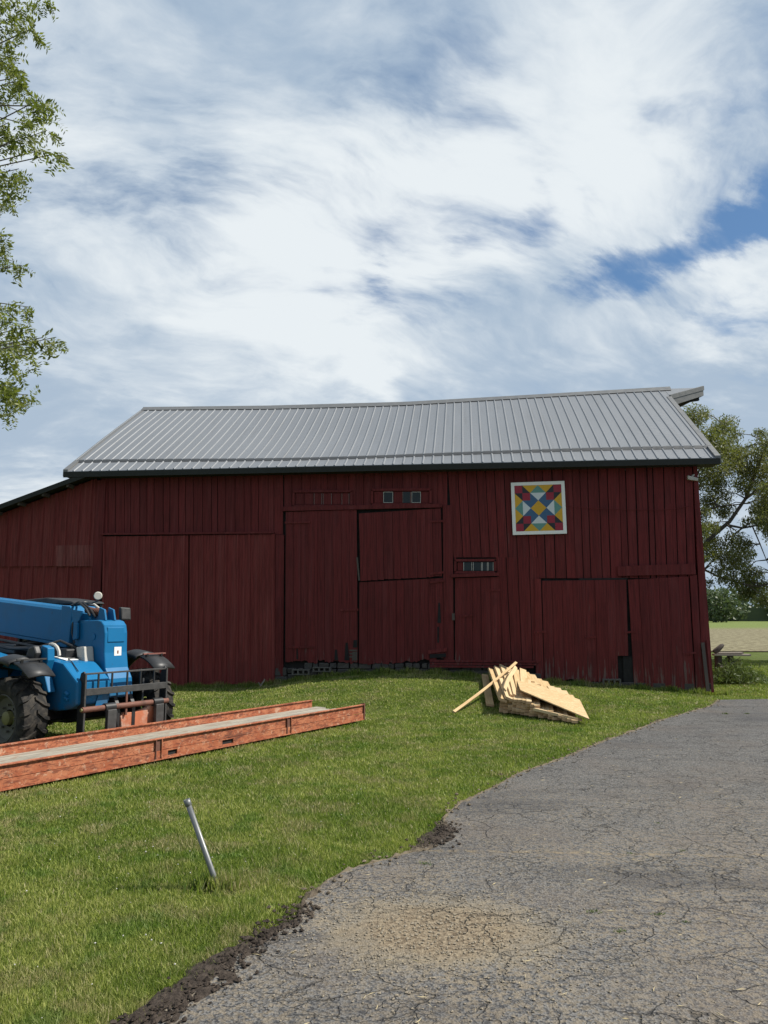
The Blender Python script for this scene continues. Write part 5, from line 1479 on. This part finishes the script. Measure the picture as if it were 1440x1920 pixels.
blades('lawn_grass', 1500000, 2.3, 34, -44, 36, .0040, .031, M['blade'])
# taller tufts along the barn foot, round the pipe and the bed
N = 16000; uu = rng.uniform(-19, .3, N); vv_ = -np.abs(rng.normal(.02, .05, N)) - .06
x = FX + uu * FC - vv_ * FS; y = FY + uu * FS + vv_ * FC; z = terrain(x, y)
hh = rng.uniform(.04, .15, N) * (.6 + .6 * np.sin(uu * 5) ** 2)
x2 = pb.x + rng.normal(0, .07, 500); y2 = pb.y + rng.normal(0, .05, 500)
x = np.r_[x, x2]; y = np.r_[y, y2]; z = np.r_[z, np.zeros(500)]; hh = np.r_[hh, rng.uniform(.03, .09, 500)]; N = len(x)
a = rng.uniform(0, 6.28, N); w_ = .008; la = rng.uniform(0, 6.28, N); ln = hh * .5
P = np.stack([np.stack([x - np.cos(a) * w_, y - np.sin(a) * w_, z - .02], 1), np.stack([x + np.cos(a) * w_, y + np.sin(a) * w_, z - .02], 1), np.stack([x + np.cos(la) * ln, y + np.sin(la) * ln, z + hh], 1)], 1)
np_obj('grass_tufts', P.reshape(-1, 3), 3, M['blade'], kind='stuff')

# weeds in the driveway cracks and clover heads in the lawn
def tufts(name, spots, n, rad, h, m):
    P = []
    for (px_, py_, s_) in spots:
        g = ground(px_, py_); k = int(n * s_)
        x = g.x + rng.normal(0, rad * s_, k); y = g.y + rng.normal(0, rad * .6 * s_, k); c = np.column_stack([x, y, np.full(k, .006)])
        P.append(leaf_quads(c, 1, h * s_, .35, -.9))
    return np_obj(name, np.concatenate(P).reshape(-1, 3), 4, m, kind='stuff')


tufts('crack_weeds', [(1112, 1711, .6), (1237, 1716, .5), (1288, 1732, .4), (1160, 1748, .5), (1236, 1545, .4), (1280, 1597, .4),
                      (1290, 1338, .5), (1360, 1339, .8), (1400, 1339, .7), (800, 1620, .6), (1180, 1602, .4)], 60, .035, .03, M['weed'])
N = 420; ang = rng.uniform(-.6, .45, N); r = np.exp(rng.uniform(math.log(3), math.log(17), N)); x = np.sin(ang) * r; y = np.cos(ang) * r
k = (~in_poly(x, y, drive_poly)) & (edge_dist(x, y) > .2); u_, v_ = fac(x, y); k &= v_ < -.3
x, y = x[k], y[k]
lump_field('clover_heads', np.column_stack([x, y, terrain(x, y) + .032]), rng.uniform(.003, .0065, len(x)), M['offwhite'], .9)
# straw bits strewn on the drive
N = 1500; x = rng.uniform(-.6, 5.5, N); y = 3 + 8 * rng.uniform(0, 1, N) ** 1.5; k = in_poly(x, y, drive_poly); c = np.column_stack([x, y, np.full(N, .010)])[k]
d_ = rng.normal(0, 1, (len(c), 3)); d_[:, 2] = 0
lq = leaf_quads(c, .0, .045, .07, 0, d_); lq[:, :, 2] = rng.uniform(.008, .014, lq[:, :, 2].shape)
np_obj('straw_bits', lq.reshape(-1, 3), 4, M['straw'], kind='stuff')
# white plastic scrap and straw wisp by the sliding door
sc_ = Vector((FX + FP(497, 1275)[0] * FC + .25 * FS, FY + FP(497, 1275)[0] * FS - .25 * FC, .12))
wr = MB().bar((-.04, 0, -.02), (.06, 0, .14), .012, .03).bar((-.04, 0, .0), (-.09, .02, .07), .012, .02).build('bark_scrap', M['greywood']); wr.location = sc_
tag(wr, 'small pale split of wood standing in the grass at the sliding door corner', 'wood scrap')
